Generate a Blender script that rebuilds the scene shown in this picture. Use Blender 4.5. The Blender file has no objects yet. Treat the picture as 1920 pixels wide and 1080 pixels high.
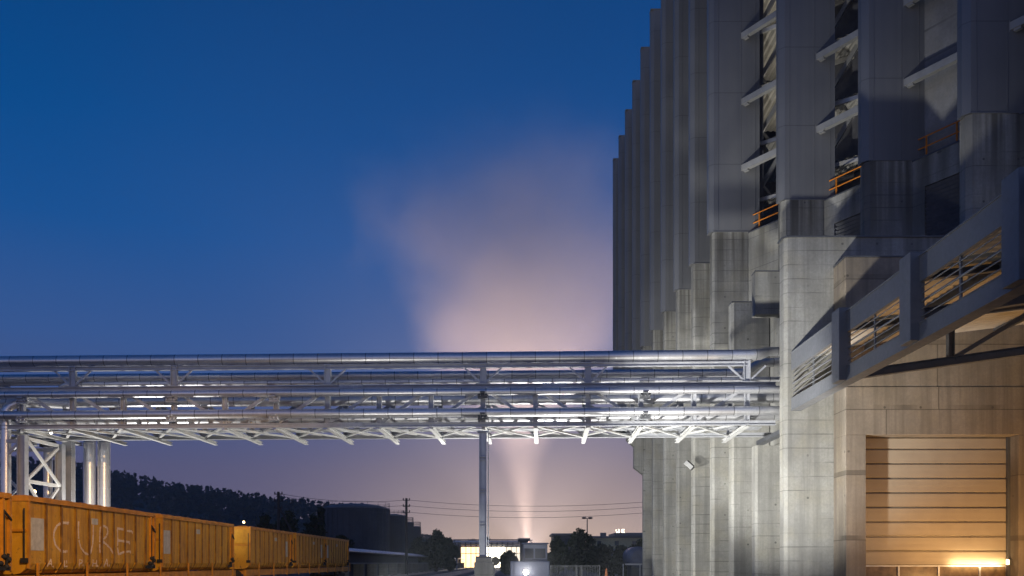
import bpy, math, random
import numpy as np
from mathutils import Vector, Matrix

random.seed(7)
rng = np.random.default_rng(7)
F = 1675.0           # focal length in photo pixels
EYE = 1.6
HY = 1055.0          # horizon row
C = bpy.context.scene.collection


def P(px, py, d):
    return Vector(((px - 960) * d / F, d, (HY - py) * d / F + EYE))


# ------------------------------------------------------------------ mesh helper
class MB:
    def __init__(self):
        self.v = []
        self.f = []
        self.smooth = []

    def add(self, vs, fs, smooth=False):
        o = len(self.v)
        self.v += [tuple(p) for p in vs]
        for f in fs:
            self.f.append(tuple(i + o for i in f))
            self.smooth.append(smooth)
        return self

    def box(self, x0, x1, y0, y1, z0, z1):
        vs = [(x0, y0, z0), (x1, y0, z0), (x1, y1, z0), (x0, y1, z0), (x0, y0, z1), (x1, y0, z1), (x1, y1, z1), (x0, y1, z1)]
        return self.add(vs, [(3, 2, 1, 0), (4, 5, 6, 7), (0, 1, 5, 4), (1, 2, 6, 5), (2, 3, 7, 6), (3, 0, 4, 7)])

    def prism(self, poly, z0, z1):
        """plan polygon (x,y) counter clockwise from above, extruded in z"""
        n = len(poly)
        vs = [(x, y, z0) for x, y in poly] + [(x, y, z1) for x, y in poly]
        fs = [tuple(range(n - 1, -1, -1)), tuple(range(n, 2 * n))]
        for i in range(n):
            j = (i + 1) % n
            fs.append((i, j, n + j, n + i))
        return self.add(vs, fs)

    def prism_x(self, poly, x0, x1):
        """(y,z) polygon extruded along x"""
        n = len(poly)
        vs = [(x0, y, z) for y, z in poly] + [(x1, y, z) for y, z in poly]
        fs = [tuple(range(n - 1, -1, -1)), tuple(range(n, 2 * n))]
        for i in range(n):
            j = (i + 1) % n
            fs.append((i, j, n + j, n + i))
        return self.add(vs, fs)

    def bar(self, a, b, w, h, up=(0, 0, 1)):
        """square bar between a and b; h along up, w sideways"""
        a, b = Vector(a), Vector(b)
        d = (b - a).normalized()
        u = Vector(up)
        if abs(d.dot(u)) > .99:
            u = Vector((0, 1, 0))
        s = d.cross(u).normalized()
        u = s.cross(d).normalized()
        s, u = s * w / 2, u * h / 2
        vs = [a - s - u, a + s - u, a + s + u, a - s + u, b - s - u, b + s - u, b + s + u, b - s + u]
        return self.add(vs, [(0, 1, 2, 3), (7, 6, 5, 4), (0, 4, 5, 1), (1, 5, 6, 2), (2, 6, 7, 3), (3, 7, 4, 0)])

    def ibar(self, a, b, w, h, up=(0, 0, 1), t=.025):
        """I section between a and b"""
        a, b = Vector(a), Vector(b)
        d = (b - a).normalized()
        u = Vector(up)
        if abs(d.dot(u)) > .99:
            u = Vector((0, 1, 0))
        s = d.cross(u).normalized()
        u = s.cross(d).normalized()
        self.bar(a, b, t, h - 2 * t, u)
        self.bar(a + u * (h - t) / 2, b + u * (h - t) / 2, w, t, u)
        self.bar(a - u * (h - t) / 2, b - u * (h - t) / 2, w, t, u)
        return self

    def tube(self, pts, r, n=16, caps=True):
        pts = [Vector(p) for p in pts]
        m = len(pts)
        rs = r if isinstance(r, (list, tuple)) else [r] * m
        vs, fs = [], []
        ref = None
        for i, p in enumerate(pts):
            d = (pts[min(i + 1, m - 1)] - pts[max(i - 1, 0)]).normalized()
            if ref is None:
                ref = Vector((0, 0, 1)) if abs(d.z) < .9 else Vector((0, 1, 0))
            s = d.cross(ref).normalized()
            ref = s.cross(d).normalized()
            for k in range(n):
                a = 2 * math.pi * k / n
                vs.append(p + (s * math.cos(a) + ref * math.sin(a)) * rs[i])
        for i in range(m - 1):
            for k in range(n):
                j = (k + 1) % n
                fs.append((i * n + k, (i + 1) * n + k, (i + 1) * n + j, i * n + j))
        self.add(vs, fs, True)
        if caps:
            self.add(vs[:n], [tuple(range(n))])
            self.add(vs[-n:], [tuple(range(n - 1, -1, -1))])
        return self

    def sphere(self, c, r, n=12, m=8, sz=1):
        vs, fs = [], []
        for i in range(m + 1):
            t = math.pi * i / m
            for k in range(n):
                a = 2 * math.pi * k / n
                vs.append((c[0] + r * math.sin(t) * math.cos(a), c[1] + r * math.sin(t) * math.sin(a), c[2] + r * sz * math.cos(t)))
        for i in range(m):
            for k in range(n):
                j = (k + 1) % n
                fs.append((i * n + k, (i + 1) * n + k, (i + 1) * n + j, i * n + j))
        return self.add(vs, fs, True)


def obj(name, mb, mat, parent=None, label=None, bevel=0):
    me = bpy.data.meshes.new(name)
    off = Vector((0, 0, 0))
    q = parent
    while q is not None:
        off += q.location
        q = q.parent
    me.from_pydata([(x - off.x, y - off.y, z - off.z) for x, y, z in mb.v], [], mb.f)
    me.polygons.foreach_set('use_smooth', mb.smooth)
    me.materials.append(mat)
    me.update()
    o = bpy.data.objects.new(name, me)
    C.objects.link(o)
    if parent is not None:
        o.parent = parent
    if label:
        o['label'] = label
    if bevel:
        b = o.modifiers.new('bevel', 'BEVEL')
        b.width = bevel
        b.segments = 2
        b.limit_method = 'ANGLE'
    return o


def thing(name, label, cat, loc=(0, 0, 0), group=None):
    o = bpy.data.objects.new(name, None)
    C.objects.link(o)
    o.location = loc
    o.empty_display_size = .3
    return tag(o, label, cat, group)


def tag(o, label, cat, group=None, kind=None):
    o['label'] = label
    o['category'] = cat
    if group:
        o['group'] = group
    if kind:
        o['kind'] = kind
    return o


def structure(o, label=None):
    o['kind'] = 'structure'
    if label:
        o['label'] = label
    return o


def copy_tree(o, parent=None):
    c = o.copy()
    C.objects.link(c)
    if parent is not None:
        c.parent = parent
    for ch in [k for k in bpy.data.objects if k.parent == o]:
        copy_tree(ch, c)
    return c


# ------------------------------------------------------------------ materials
class NT:
    def __init__(self, name):
        self.m = bpy.data.materials.new(name)
        self.m.use_nodes = True
        self.t = self.m.node_tree
        self.b = self.t.nodes['Principled BSDF']
        self.out = self.t.nodes['Material Output']

    def n(self, typ, **kw):
        nd = self.t.nodes.new(typ)
        for k, v in kw.items():
            setattr(nd, k, v)
        return nd

    def l(self, a, b):
        self.t.links.new(a, b)

    def val(self, s, v):
        if hasattr(v, 'links') or hasattr(v, 'is_linked'):
            self.l(v, s)
        else:
            s.default_value = v

    def math(self, op, a, b=0.0, c=None, clamp=False):
        nd = self.n('ShaderNodeMath', operation=op, use_clamp=clamp)
        self.val(nd.inputs[0], a)
        self.val(nd.inputs[1], b)
        if c is not None:
            self.val(nd.inputs[2], c)
        return nd.outputs[0]

    def coords(self):
        tc = self.n('ShaderNodeTexCoord')
        return tc.outputs['Object']

    def sep(self, v):
        s = self.n('ShaderNodeSeparateXYZ')
        self.l(v, s.inputs[0])
        return s.outputs

    def comb(self, x, y, z):
        s = self.n('ShaderNodeCombineXYZ')
        for i, q in enumerate((x, y, z)):
            self.val(s.inputs[i], q)
        return s.outputs[0]

    def noise(self, vec, scale, detail=4, rough=.55):
        nd = self.n('ShaderNodeTexNoise')
        self.l(vec, nd.inputs['Vector'])
        nd.inputs['Scale'].default_value = scale
        nd.inputs['Detail'].default_value = detail
        nd.inputs['Roughness'].default_value = rough
        return nd.outputs['Fac']

    def ramp(self, fac, stops):
        nd = self.n('ShaderNodeValToRGB')
        self.l(fac, nd.inputs[0])
        el = nd.color_ramp.elements
        while len(el) < len(stops):
            el.new(.5)
        for e, (p, c) in zip(el, stops):
            e.position = p
            e.color = (c, c, c, 1) if isinstance(c, (int, float)) else (*c, 1)
        return nd.outputs[0]

    def mix(self, fac, a, b, blend='MIX'):
        nd = self.n('ShaderNodeMix', data_type='RGBA', blend_type=blend)
        self.val(nd.inputs[0], fac)
        for i, q in ((6, a), (7, b)):
            if isinstance(q, (tuple, list)):
                nd.inputs[i].default_value = (*q, 1)
            else:
                self.l(q, nd.inputs[i])
        return nd.outputs[2]

    def bump(self, h, strength=.3, dist=.02):
        nd = self.n('ShaderNodeBump')
        nd.inputs['Strength'].default_value = strength
        nd.inputs['Distance'].default_value = dist
        self.l(h, nd.inputs['Height'])
        self.l(nd.outputs[0], self.b.inputs['Normal'])

    def set(self, col=None, rough=.5, metal=0, spec=None):
        if col is not None:
            if isinstance(col, (tuple, list)):
                self.b.inputs['Base Color'].default_value = (*col, 1)
            else:
                self.l(col, self.b.inputs['Base Color'])
        self.val(self.b.inputs['Roughness'], rough)
        self.b.inputs['Metallic'].default_value = metal
        if spec is not None:
            self.b.inputs['Specular IOR Level'].default_value = spec
        return self.m


def m_concrete(name, base=(.34, .335, .31), board=.55, panel=None, streak=.55, top=None, stain=.85):
    g = NT(name)
    co = g.coords()
    x, y, z = g.sep(co)
    u = g.math('ADD', x, y)
    uz = g.comb(u, z, 0.0)
    big = g.noise(co, .45, 6, .6)
    st = g.noise(g.comb(g.math('MULTIPLY', u, 2.6), g.math('MULTIPLY', z, .10), 0.0), 1.0, 5, .65)
    fine = g.noise(co, 9, 5, .7)
    col = g.mix(g.ramp(big, [(.30, 0.0), (.72, 1.0)]), tuple(c * .66 for c in base), tuple(min(1, c * 1.25) for c in base))
    warm = g.noise(co, .8, 3)
    col = g.mix(g.ramp(warm, [(.45, 0.0), (.7, .45)]), col, (base[0] * 1.05, base[1] * .98, base[2] * .78))
    col = g.mix(g.ramp(st, [(.47, 0.0), (.64, streak)]), col, tuple(c * .5 for c in base))
    col = g.mix(g.ramp(fine, [(.35, .35), (.62, 0.0)]), col, tuple(c * .55 for c in base))
    if top is not None:
        # run-off stains hanging from the top edge of each pier
        dz = g.math('SUBTRACT', top, z)
        s2 = g.noise(g.comb(g.math('MULTIPLY', u, 1.9), g.math('MULTIPLY', z, .05), 3.0), 1.0, 3, .6)
        s3 = g.noise(g.comb(g.math('MULTIPLY', u, .9), 0.0, 7.0), 1.0, 2)
        ln_ = g.math('MULTIPLY', g.ramp(s3, [(.3, .2), (.7, 1.0)]), 6.5)
        msk = g.math('SUBTRACT', 1.0, g.math('DIVIDE', dz, ln_), clamp=True)
        msk = g.math('MULTIPLY', g.math('POWER', msk, .6), g.ramp(s2, [(.42, 0.0), (.58, stain)]))
        msk = g.math('MULTIPLY', msk, g.math('GREATER_THAN', dz, -.01))
        col = g.mix(msk, col, (base[0] * .26, base[1] * .25, base[2] * .22))
    # horizontal pour lines and shutter board edges, broken up by noise
    fz = g.math('FRACT', g.math('DIVIDE', g.math('ADD', z, g.math('MULTIPLY', big, .02)), board))
    line = g.math('LESS_THAN', fz, .075)
    gate = g.ramp(g.noise(g.comb(g.math('MULTIPLY', u, .35), g.math('FLOOR', g.math('DIVIDE', z, board)), 0.0), 1.7, 1), [(.45, 0.0), (.6, .6)])
    lf = g.math('MULTIPLY', line, gate)
    # tie holes
    fx = g.math('SUBTRACT', g.math('FRACT', g.math('DIVIDE', u, 1.35)), .5)
    fy = g.math('SUBTRACT', g.math('FRACT', g.math('DIVIDE', z, 1.65)), .5)
    dd = g.math('ADD', g.math('POWER', g.math('MULTIPLY', fx, 1.35), 2.0), g.math('POWER', g.math('MULTIPLY', fy, 1.65), 2.0))
    hole = g.math('MULTIPLY', g.math('MULTIPLY', g.math('LESS_THAN', dd, .0022), .8), g.ramp(warm, [(.42, 0.0), (.52, 1.0)]))
    dark = g.math('MAXIMUM', lf, hole)
    if panel:
        br = g.n('ShaderNodeTexBrick')
        g.l(uz, br.inputs['Vector'])
        br.inputs['Scale'].default_value = 1
        br.inputs['Brick Width'].default_value = panel[0]
        br.inputs['Row Height'].default_value = panel[1]
        br.inputs['Mortar Size'].default_value = .018
        br.inputs['Mortar Smooth'].default_value = .3
        br.offset = .35
        dark = g.math('MAXIMUM', dark, g.math('MULTIPLY', br.outputs['Fac'], .75))
    col = g.mix(dark, col, tuple(c * .28 for c in base))
    h = g.math('SUBTRACT', g.math('MULTIPLY', fine, .4), dark)
    g.bump(h, .35, .02)
    return g.set(col, .82, 0, .25)


def m_fin():
    g = NT('fin_cladding')
    co = g.coords()
    x, y, z = g.sep(co)
    st = g.noise(g.comb(g.math('MULTIPLY', x, 5.0), g.math('MULTIPLY', z, .06), y), 1.0, 4)
    n = g.noise(co, .3, 3)
    col = g.mix(g.ramp(st, [(.35, 0.0), (.65, 1.0)]), (.17, .173, .18), (.187, .189, .193))
    col = g.mix(g.ramp(n, [(.4, 0.0), (.7, .4)]), col, (.108, .113, .125))
    fz = g.math('FRACT', g.math('DIVIDE', z, 3.78))
    seam = g.math('MULTIPLY', g.math('LESS_THAN', fz, .009), .45)
    col = g.mix(seam, col, (.03, .03, .035))
    g.bump(g.math('SUBTRACT', g.math('MULTIPLY', n, .5), seam), .25, .02)
    return g.set(col, g.ramp(st, [(.3, .42), (.7, .55)]), .15, .5)


def m_metal(name, col, rough=.3, metal=1.0, dents=.15, var=.12, scale=1.5):
    g = NT(name)
    co = g.coords()
    n = g.noise(co, scale, 4)
    n2 = g.noise(co, scale * 7, 3)
    c = g.mix(g.ramp(n, [(.35, 0.0), (.7, 1.0)]), tuple(q * (1 - var) for q in col), tuple(min(1, q * (1 + var)) for q in col))
    c = g.mix(g.ramp(n2, [(.55, 0.0), (.75, var * 2)]), c, tuple(q * .6 for q in col))
    if dents:
        g.bump(g.math('ADD', n, g.math('MULTIPLY', n2, .15)), dents, .03)
    r = g.ramp(n2, [(.3, max(.05, rough - .06)), (.7, rough + .1)])
    return g.set(c, r, metal)


def m_bin():
    g = NT('container_paint')
    co = g.coords()
    x, y, z = g.sep(co)
    n = g.noise(co, .9, 5)
    st = g.noise(g.comb(x, g.math('MULTIPLY', y, 3.2), g.math('MULTIPLY', z, .35)), 1.6, 6, .7)
    chips = g.noise(co, 6.5, 6, .72)
    oi = g.n('ShaderNodeObjectInfo')
    c = g.mix(g.ramp(n, [(.3, 0.0), (.7, 1.0)]), (.56, .275, .016), (.68, .36, .026))
    c = g.mix(g.ramp(st, [(.47, 0.0), (.66, .7)]), c, (.26, .10, .012))
    fy = g.math('FRACT', g.math('DIVIDE', g.math('SUBTRACT', y, .085), .812))
    seam = g.math('MULTIPLY', g.math('LESS_THAN', fy, .10), g.ramp(g.noise(g.comb(x, g.math('MULTIPLY', y, .4), z), 2.5, 3), [(.3, .5), (.6, .95)]))
    c = g.mix(seam, c, (.13, .055, .010))
    low = g.ramp(z, [(.0, 1.0), (.9, .25)])
    chip = g.math('MULTIPLY', g.ramp(chips, [(.57, 0.0), (.63, 1.0)]), low)
    c = g.mix(chip, c, (.05, .03, .02))
    pale = g.noise(co, 2.3, 4)
    c = g.mix(g.ramp(pale, [(.58, 0.0), (.75, .35)]), c, (.75, .45, .12))
    g.bump(g.math('SUBTRACT', n, chip), .25, .02)
    return g.set(c, .48, 0, .45)


def m_simple(name, col, rough=.6, metal=0, var=.2, scale=3.0, bump=.2):
    g = NT(name)
    co = g.coords()
    n = g.noise(co, scale, 5)
    c = g.mix(g.ramp(n, [(.3, 0.0), (.7, 1.0)]), tuple(q * (1 - var) for q in col), tuple(min(1, q * (1 + var)) for q in col))
    if bump:
        g.bump(n, bump, .02)
    return g.set(c, rough, metal)


def m_emit(name, col, strength):
    g = NT(name)
    g.b.inputs['Base Color'].default_value = (.8, .8, .8, 1)
    g.b.inputs['Emission Color'].default_value = (*col, 1)
    g.b.inputs['Emission Strength'].default_value = strength
    return g.m


def m_leaf(name, a, b):
    g = NT(name)
    gi = g.n('ShaderNodeNewGeometry')
    c = g.mix(gi.outputs['Random Per Island'], a, b)
    return g.set(c, .75, 0, .2)


def m_ground():
    g = NT('yard_ground')
    co = g.coords()
    n = g.noise(co, .08, 6)
    n2 = g.noise(co, 3, 6, .7)
    c = g.mix(g.ramp(n, [(.35, 0.0), (.65, 1.0)]), (.045, .045, .048), (.085, .08, .075))
    c = g.mix(g.ramp(n2, [(.45, 0.0), (.7, .7)]), c, (.14, .135, .125))
    g.bump(n2, .6, .05)
    return g.set(c, .85)


def m_door():
    g = NT('door_panel_sheet')
    co = g.coords()
    x, y, z = g.sep(co)
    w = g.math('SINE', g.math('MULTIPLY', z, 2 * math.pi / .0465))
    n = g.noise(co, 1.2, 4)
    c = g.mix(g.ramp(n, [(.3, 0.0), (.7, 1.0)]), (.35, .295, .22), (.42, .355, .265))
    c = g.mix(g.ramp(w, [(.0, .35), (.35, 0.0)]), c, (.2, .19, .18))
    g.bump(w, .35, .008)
    return g.set(c, .42, .0, .5)


M = {}
M['concrete'] = m_concrete('concrete_facade')
M['pier'] = m_concrete('concrete_pier', top=17.5 + EYE)
M['annex'] = m_concrete('concrete_annex_wall', (.35, .345, .32), top=12.67 + EYE, stain=.35)
M['concrete_wall'] = m_concrete('concrete_panel_wall', (.275, .235, .19), 2.45, (5.6, 2.45), .6)
M['fin'] = m_fin()
M['pipe'] = m_metal('aluminium_cladding', (.80, .80, .82), .36, .8, 0, .06, 1.2)
def m_clad():
    g = NT('aluminium_cladding_seamed')
    co = g.coords()
    x, y, z = g.sep(co)
    n = g.noise(co, 1.2, 4)
    n2 = g.noise(co, 9, 4)
    cell = g.math('FLOOR', x)
    tone = g.noise(g.comb(cell, 0.0, 0.0), 3.7, 0)
    c = g.mix(g.ramp(tone, [(.3, 0.0), (.7, 1.0)]), (.66, .66, .68), (.86, .86, .88))
    c = g.mix(g.ramp(n2, [(.52, 0.0), (.75, .35)]), c, (.42, .41, .40))
    fr = g.math('FRACT', x)
    seam = g.math('LESS_THAN', fr, .035)
    c = g.mix(seam, c, (.34, .34, .35))
    r = g.math('ADD', g.math('MULTIPLY', n, .18), .28)
    g.bump(g.math('ADD', g.math('MULTIPLY', tone, .3), g.math('MULTIPLY', n, .12)), .05, .03)
    return g.set(c, r, .8)


M['clad'] = m_clad()
M['galv'] = m_metal('galvanised_steel', (.47, .48, .51), .48, .3, .06, .12, 2.0)
M['column'] = m_metal('glossy_grey_column', (.42, .44, .48), .38, .55, .04, .1, 2.0)
M['white_steel'] = m_metal('pale_painted_steel', (.62, .62, .61), .5, .1, .06, .1, 2.0)
M['dark_steel'] = m_metal('dark_painted_steel', (.10, .105, .115), .5, .2, .08, .15, 2.0)
M['grey_paint'] = m_metal('grey_painted_steel', (.155, .162, .177), .52, .1, .05, .06, 1.0)
M['beam'] = m_metal('pale_steel_tube', (.29, .29, .285), .5, .1, .05, .1, 2.0)
M['bin'] = m_bin()
M['bin_frame'] = m_simple('container_rail_paint', (.55, .23, .015), .5, 0, .3, 2.5)
M['black'] = m_simple('black_rubber_and_grime', (.02, .019, .018), .7)
M['sheet'] = m_simple('white_placard', (.55, .53, .50), .6, 0, .18, 6)
M['chalk'] = m_simple('chalk_lines', (.78, .62, .50), .9, 0, .2, 20)
M['orange'] = m_simple('orange_rail_paint', (.62, .20, .015), .45, 0, .12, 4)
M['dull_orange'] = m_simple('dull_orange_plastic', (.22, .06, .008), .6, 0, .2, 4)
M['louver'] = m_simple('dark_louver_metal', (.2, .205, .22), .5, .3, .15, 4)
M['deck'] = m_metal('trapezoidal_deck_sheet', (.55, .53, .48), .45, .3, .05, .1, 1)
M['soffit'] = m_metal('corrugated_soffit', (.50, .47, .42), .5, .1, .05, .1, 1)
M['ground'] = m_ground()
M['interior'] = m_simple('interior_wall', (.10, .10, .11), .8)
M['innerwall'] = m_concrete('inner_wall_panels', (.25, .25, .255), 1.3, None, .25)
M['bark'] = m_simple('bark', (.06, .045, .035), .9, 0, .3, 6)
M['leaf'] = m_leaf('leaf_dark', (.018, .03, .014), (.07, .085, .035))
M['needle'] = m_leaf('needle_dark', (.02, .032, .022), (.055, .075, .04))
M['hill'] = m_simple('forest_floor', (.03, .038, .025), .95, 0, .3, .05, 0)
M['tank'] = m_metal('weathered_tank_steel', (.06, .064, .072), .6, .1, .1, .3, .25)
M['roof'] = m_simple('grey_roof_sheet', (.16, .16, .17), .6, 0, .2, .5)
M['darkwall'] = m_simple('dark_wall_cladding', (.06, .065, .07), .7, 0, .2, .5)
M['yellowwall'] = m_simple('pale_yellow_render', (.55, .48, .25), .7)
M['wood'] = m_simple('weathered_wood_pole', (.06, .05, .045), .85)
M['pale_sheet'] = m_metal('pale_roof_sheet', (.62, .60, .58), .32, .6, .03, .1, .4)
M['rail'] = m_metal('worn_rail_steel', (.35, .33, .31), .35, .9, .05, .2, 2)
M['ballast'] = m_simple('ballast_stones', (.16, .15, .14), .9, 0, .5, 8, .8)
M['loco'] = m_simple('pale_blue_paint', (.13, .15, .23), .4, 0, .12, 2)
M['glass'] = m_metal('dark_glass', (.05, .06, .07), .08, 0, .02, .05, 1)
M['reflection_pane'] = m_simple('pane_warm_reflection', (.16, .11, .06), .25, 0, .5, 3, .1)  # brown base colour stands in for warm reflections in the gate panes
M['door'] = m_door()
M['glow_orange'] = m_emit('lit_orange_panes', (1, .58, .25), 3.2)
M['glow_dim'] = m_emit('dim_lit_panes', (1, .85, .62), 1.4)
M['glow_hall'] = m_emit('lit_hall_panes', (1, .86, .62), 6)
M['glow_warm'] = m_emit('lit_lamp_warm', (1, .62, .25), 14)
M['glow_white'] = m_emit('lit_lamp_white', (1, .95, .86), 30)
M['glow_sign'] = m_emit('lit_sign', (1, .88, .62), 3.0)

# ------------------------------------------------------------------ camera
cam = bpy.data.cameras.new('camera')
cam.lens = 36 * F / 1920
cam.sensor_width = 36
cam.shift_y = (HY - 540) / 1920
cam.clip_end = 6000
cam.clip_start = .1
co_ = bpy.data.objects.new('camera', cam)
C.objects.link(co_)
co_.location = (0, 0, EYE)
co_.rotation_euler = (math.pi / 2, 0, 0)
bpy.context.scene.camera = co_

# ------------------------------------------------------------------ world
w = bpy.data.worlds.new('World')
bpy.context.scene.world = w
w.use_nodes = True
wt = w.node_tree
g = NT.__new__(NT)
g.t = wt
bg = wt.nodes['Background']
tc = g.n('ShaderNodeTexCoord')
x, y, z = g.sep(tc.outputs['Generated'])
base = g.ramp(z, [(0.0, (.135, .115, .18)), (.10, (.103, .104, .208)), (.16, (.062, .098, .255)), (.2246, (.040, .104, .305)),
                  (.33, (.008, .086, .305)), (.42, (.0, .070, .268)), (.52, (.0, .054, .215)), (1.0, (.0, .02, .10))])
ga = g.math('DIVIDE', g.math('SUBTRACT', x, .045), .21)
ga = g.math('EXPONENT', g.math('MULTIPLY', g.math('MULTIPLY', ga, ga), -1.0))
gz = g.math('EXPONENT', g.math('DIVIDE', g.math('MULTIPLY', g.math('ABSOLUTE', z), -1.0), .128))
gq = g.math('DIVIDE', z, .33)
gz = g.math('MULTIPLY', gz, g.math('EXPONENT', g.math('MULTIPLY', g.math('MULTIPLY', gq, gq), -1.0)))
gl = g.math('MULTIPLY', g.math('MULTIPLY', ga, gz), g.math('GREATER_THAN', y, 0.0))
glow = g.mix(gl, (0, 0, 0), (.66, .46, .255))
sky = g.n('ShaderNodeTexSky', sky_type='NISHITA')
sky.sun_disc = False
sky.sun_elevation = math.radians(-5)
sky.sun_rotation = math.radians(200)
gb = g.math('EXPONENT', g.math('DIVIDE', g.math('MULTIPLY', g.math('ABSOLUTE', z), -1.0), .13))
gb = g.math('MULTIPLY', gb, g.math('MULTIPLY', y, -1.0, clamp=True))
tot = g.mix(1.0, base, glow, 'ADD')
tot = g.mix(1.0, tot, g.mix(gb, (0, 0, 0), (.52, .49, .57)), 'ADD')
nish = g.mix(1.0, sky.outputs[0], (.05, .05, .05), 'MULTIPLY')
tot = g.mix(1.0, tot, nish, 'ADD')
wt.links.new(tot, bg.inputs['Color'])
bg.inputs['Strength'].default_value = 1.0

sun = bpy.data.lights.new('sun', 'SUN')
sun.energy = .015
sun.angle = math.radians(12)
sun.color = (1, .85, .75)
so = bpy.data.objects.new('sun', sun)
C.objects.link(so)
so.rotation_euler = (math.radians(80), 0, math.radians(20))


def lamp(name, loc, target, power, col, spot=60, blend=.6, r=.2, typ='SPOT'):
    L = bpy.data.lights.new(name, typ)
    L.energy = power
    L.color = col
    L.shadow_soft_size = r
    if typ == 'SPOT':
        L.spot_size = math.radians(spot)
        L.spot_blend = blend
    o = bpy.data.objects.new(name, L)
    C.objects.link(o)
    o.location = loc
    if typ == 'SPOT':
        d = Vector(target) - Vector(loc)
        o.rotation_euler = d.to_track_quat('-Z', 'Y').to_euler()
    return o


WHITE = (1, .985, .93)
WARM = (1, .55, .20)
lamp('floodlight_annex', (2.4, 27.0, .35), (8.9, 34.7, 6.1), 15000, WHITE, 60, .7, .25)
lamp('front_fill_pipes', (-7.0, 26.5, .3), (-7.5, 36.7, 9.0), 1000, WHITE, 84, .7, .25)  # unseen front fill on the left bridge posts and pipes
lamp('front_fill_pipes', (2.5, 26.5, .3), (2.2, 36.7, 9.0), 450, WHITE, 84, .7, .25)  # weaker unseen fill added for the bridge front right of the column
lamp('floodlight_column', (0.8, 29.5, .3), (-1.3, 36.7, 1.5), 800, WHITE, 38, .6, .2)
lamp('floodlight_piers', (-6.0, 38.6, .35), (10.6, 62.0, 10.5), 15500, WHITE, 108, .75, .25)
lamp('floodlight_bridge', (1.8, 39.6, .35), (1.9, 39.8, 7.0), 4200, WHITE, 152, .25, .25)
lamp('annex_base_fill', (11.5, 28.6, .3), (11.2, 34.8, 2.2), 210, WHITE, 66, .8, .2)  # unseen fill added to brighten the foot of the annex front
lamp('far_piers_fill', (-8.0, 49.0, .35), (10.6, 57.5, 6.5), 10500, WHITE, 68, .4, .25)  # unseen lamp added to whiten the left faces of the piers
lamp('canopy_fill', (-2.0, 19.0, .3), (10.85, 25.5, 8.3), 1100, WHITE, 50, .8, .3)  # unseen fill added to lift the canopy fascia and posts
lamp('floodlight_trestle', (-18.0, 40.6, .4), (-17.6, 40.4, 7), 2200, WHITE, 150, .4, .25)
lamp('floodlight_doorway', (17.6, 30.0, .3), (16.8, 32.2, 5.5), 1350, (1, .53, .17), 150, .7, .2)
dl = lamp('gate_glow_strip', (17.75, 33.98, 1.50), (17.75, 34.2, 1.62), 26, (1, .72, .36), typ='AREA')  # area light added to draw the bright band at the gate's foot
dl.data.shape = 'RECTANGLE'
dl.data.size = 1.9
dl.data.size_y = .03
dl.rotation_euler = (math.radians(122), 0, math.radians(2.5))
lamp('yard_sodium_lamp', (2.0, 5.0, 13.6), (-12.5, 33, .6), 20000, (1, .62, .26), 34, .5, .3)
for hz_ in (23.6, 26.6, 29.7):
    lamp('hall_interior_lamp', (15.6, 50.6, hz_ + EYE), (0, 0, 0), 60, (1, .93, .78), r=.15, typ='POINT')
lamp('plume_glow_spot', (4.5, 232, 3), (4.3, 232, 60), 620000, (1, .70, .60), 110, .5, 1.0)  # unseen spot added at the plume base, standing in for city glow
lamp('jet_tint_spot', (4.5, 232, 2.6), (3.2, 232, 60), 110000, (1, .72, .30), 30, .6, .8)  # second added spot, tints the jet yellow

# ------------------------------------------------------------------ ground, tracks
mb = MB()
mb.add([(-1500, -60, 0), (1500, -60, 0), (1500, 3000, 0), (-1500, 3000, 0)], [(0, 1, 2, 3)])
structure(obj('ground', mb, M['ground']))
for tx in (-13.7, -8.2, -3.6):
    mb = MB()
    mb.prism([(tx - 1.6, -20), (tx + 1.6, -20), (tx + 1.6, 420), (tx - 1.6, 420)], .004, .05)
    bal = structure(obj('track_bed', mb, M['ballast']))
    mb = MB()
    for s in (-.75, .75):
        mb.box(tx + s - .035, tx + s + .035, -20, 420, .06, .2)
    for i in range(260):
        mb.box(tx - 1.25, tx + 1.25, i * .65 + 60, i * .65 + 60.25, .05, .1)
    structure(obj('railway_track', mb, M['rail']))

# ------------------------------------------------------------------ main tower with fins
FIN_TOP = 41.6 + EYE
HB = 17.5 + EYE
near = [(12.92, 43.1), (15.3, 38.9), (17.64, 34.8), (20.0, 30.7)]
far = [(10.45, 47.3 + 4.97 * k) for k in range(10)]
tower = thing('industrial_building', 'tall industrial building with dark vertical metal fins on concrete piers', 'building', (16, 50, 0))


def fin_plan(x0, d, wdt):
    return [(x0, d + .6), (x0, d + .24), (x0 + .24, d), (x0 + wdt, d), (x0 + wdt, d + .6)]


for (x0, d) in far + near:
    mb = MB()
    wdt = 2.66
    mb.prism(fin_plan(x0, d, wdt), HB + .03, FIN_TOP)
    for rx in (.46, 1.66, 2.42):
        mb.box(x0 + rx - .012, x0 + rx + .012, d - .02, d, HB + .03, FIN_TOP - .01)
    mb.box(x0 - .03, x0 + wdt + .03, d - .03, d + .63, FIN_TOP, FIN_TOP + .06)
    mb.box(x0 + .2, x0 + wdt - .4, d - .028, d, HB - .0, HB + .035)
    obj('fin', mb, M['fin'], tower)
for k, (x0, d) in enumerate(far):
    if k > 5:
        continue
    mb = MB()
    mb.prism([(10.62, d + .65), (10.62, d + .1), (10.72, d), (12.5, d), (12.5, d + .65)], 0, HB)
    obj('pier', mb, M['pier'], tower)
for (x0, d) in near:
    mb = MB()
    mb.prism([(x0 + .12, d + .65), (x0 + .12, d + .2), (x0 + .3, d), (x0 + 2.12, d), (x0 + 2.12, d + .65)], 0, HB)
    obj('pier', mb, M['pier'], tower)
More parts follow.
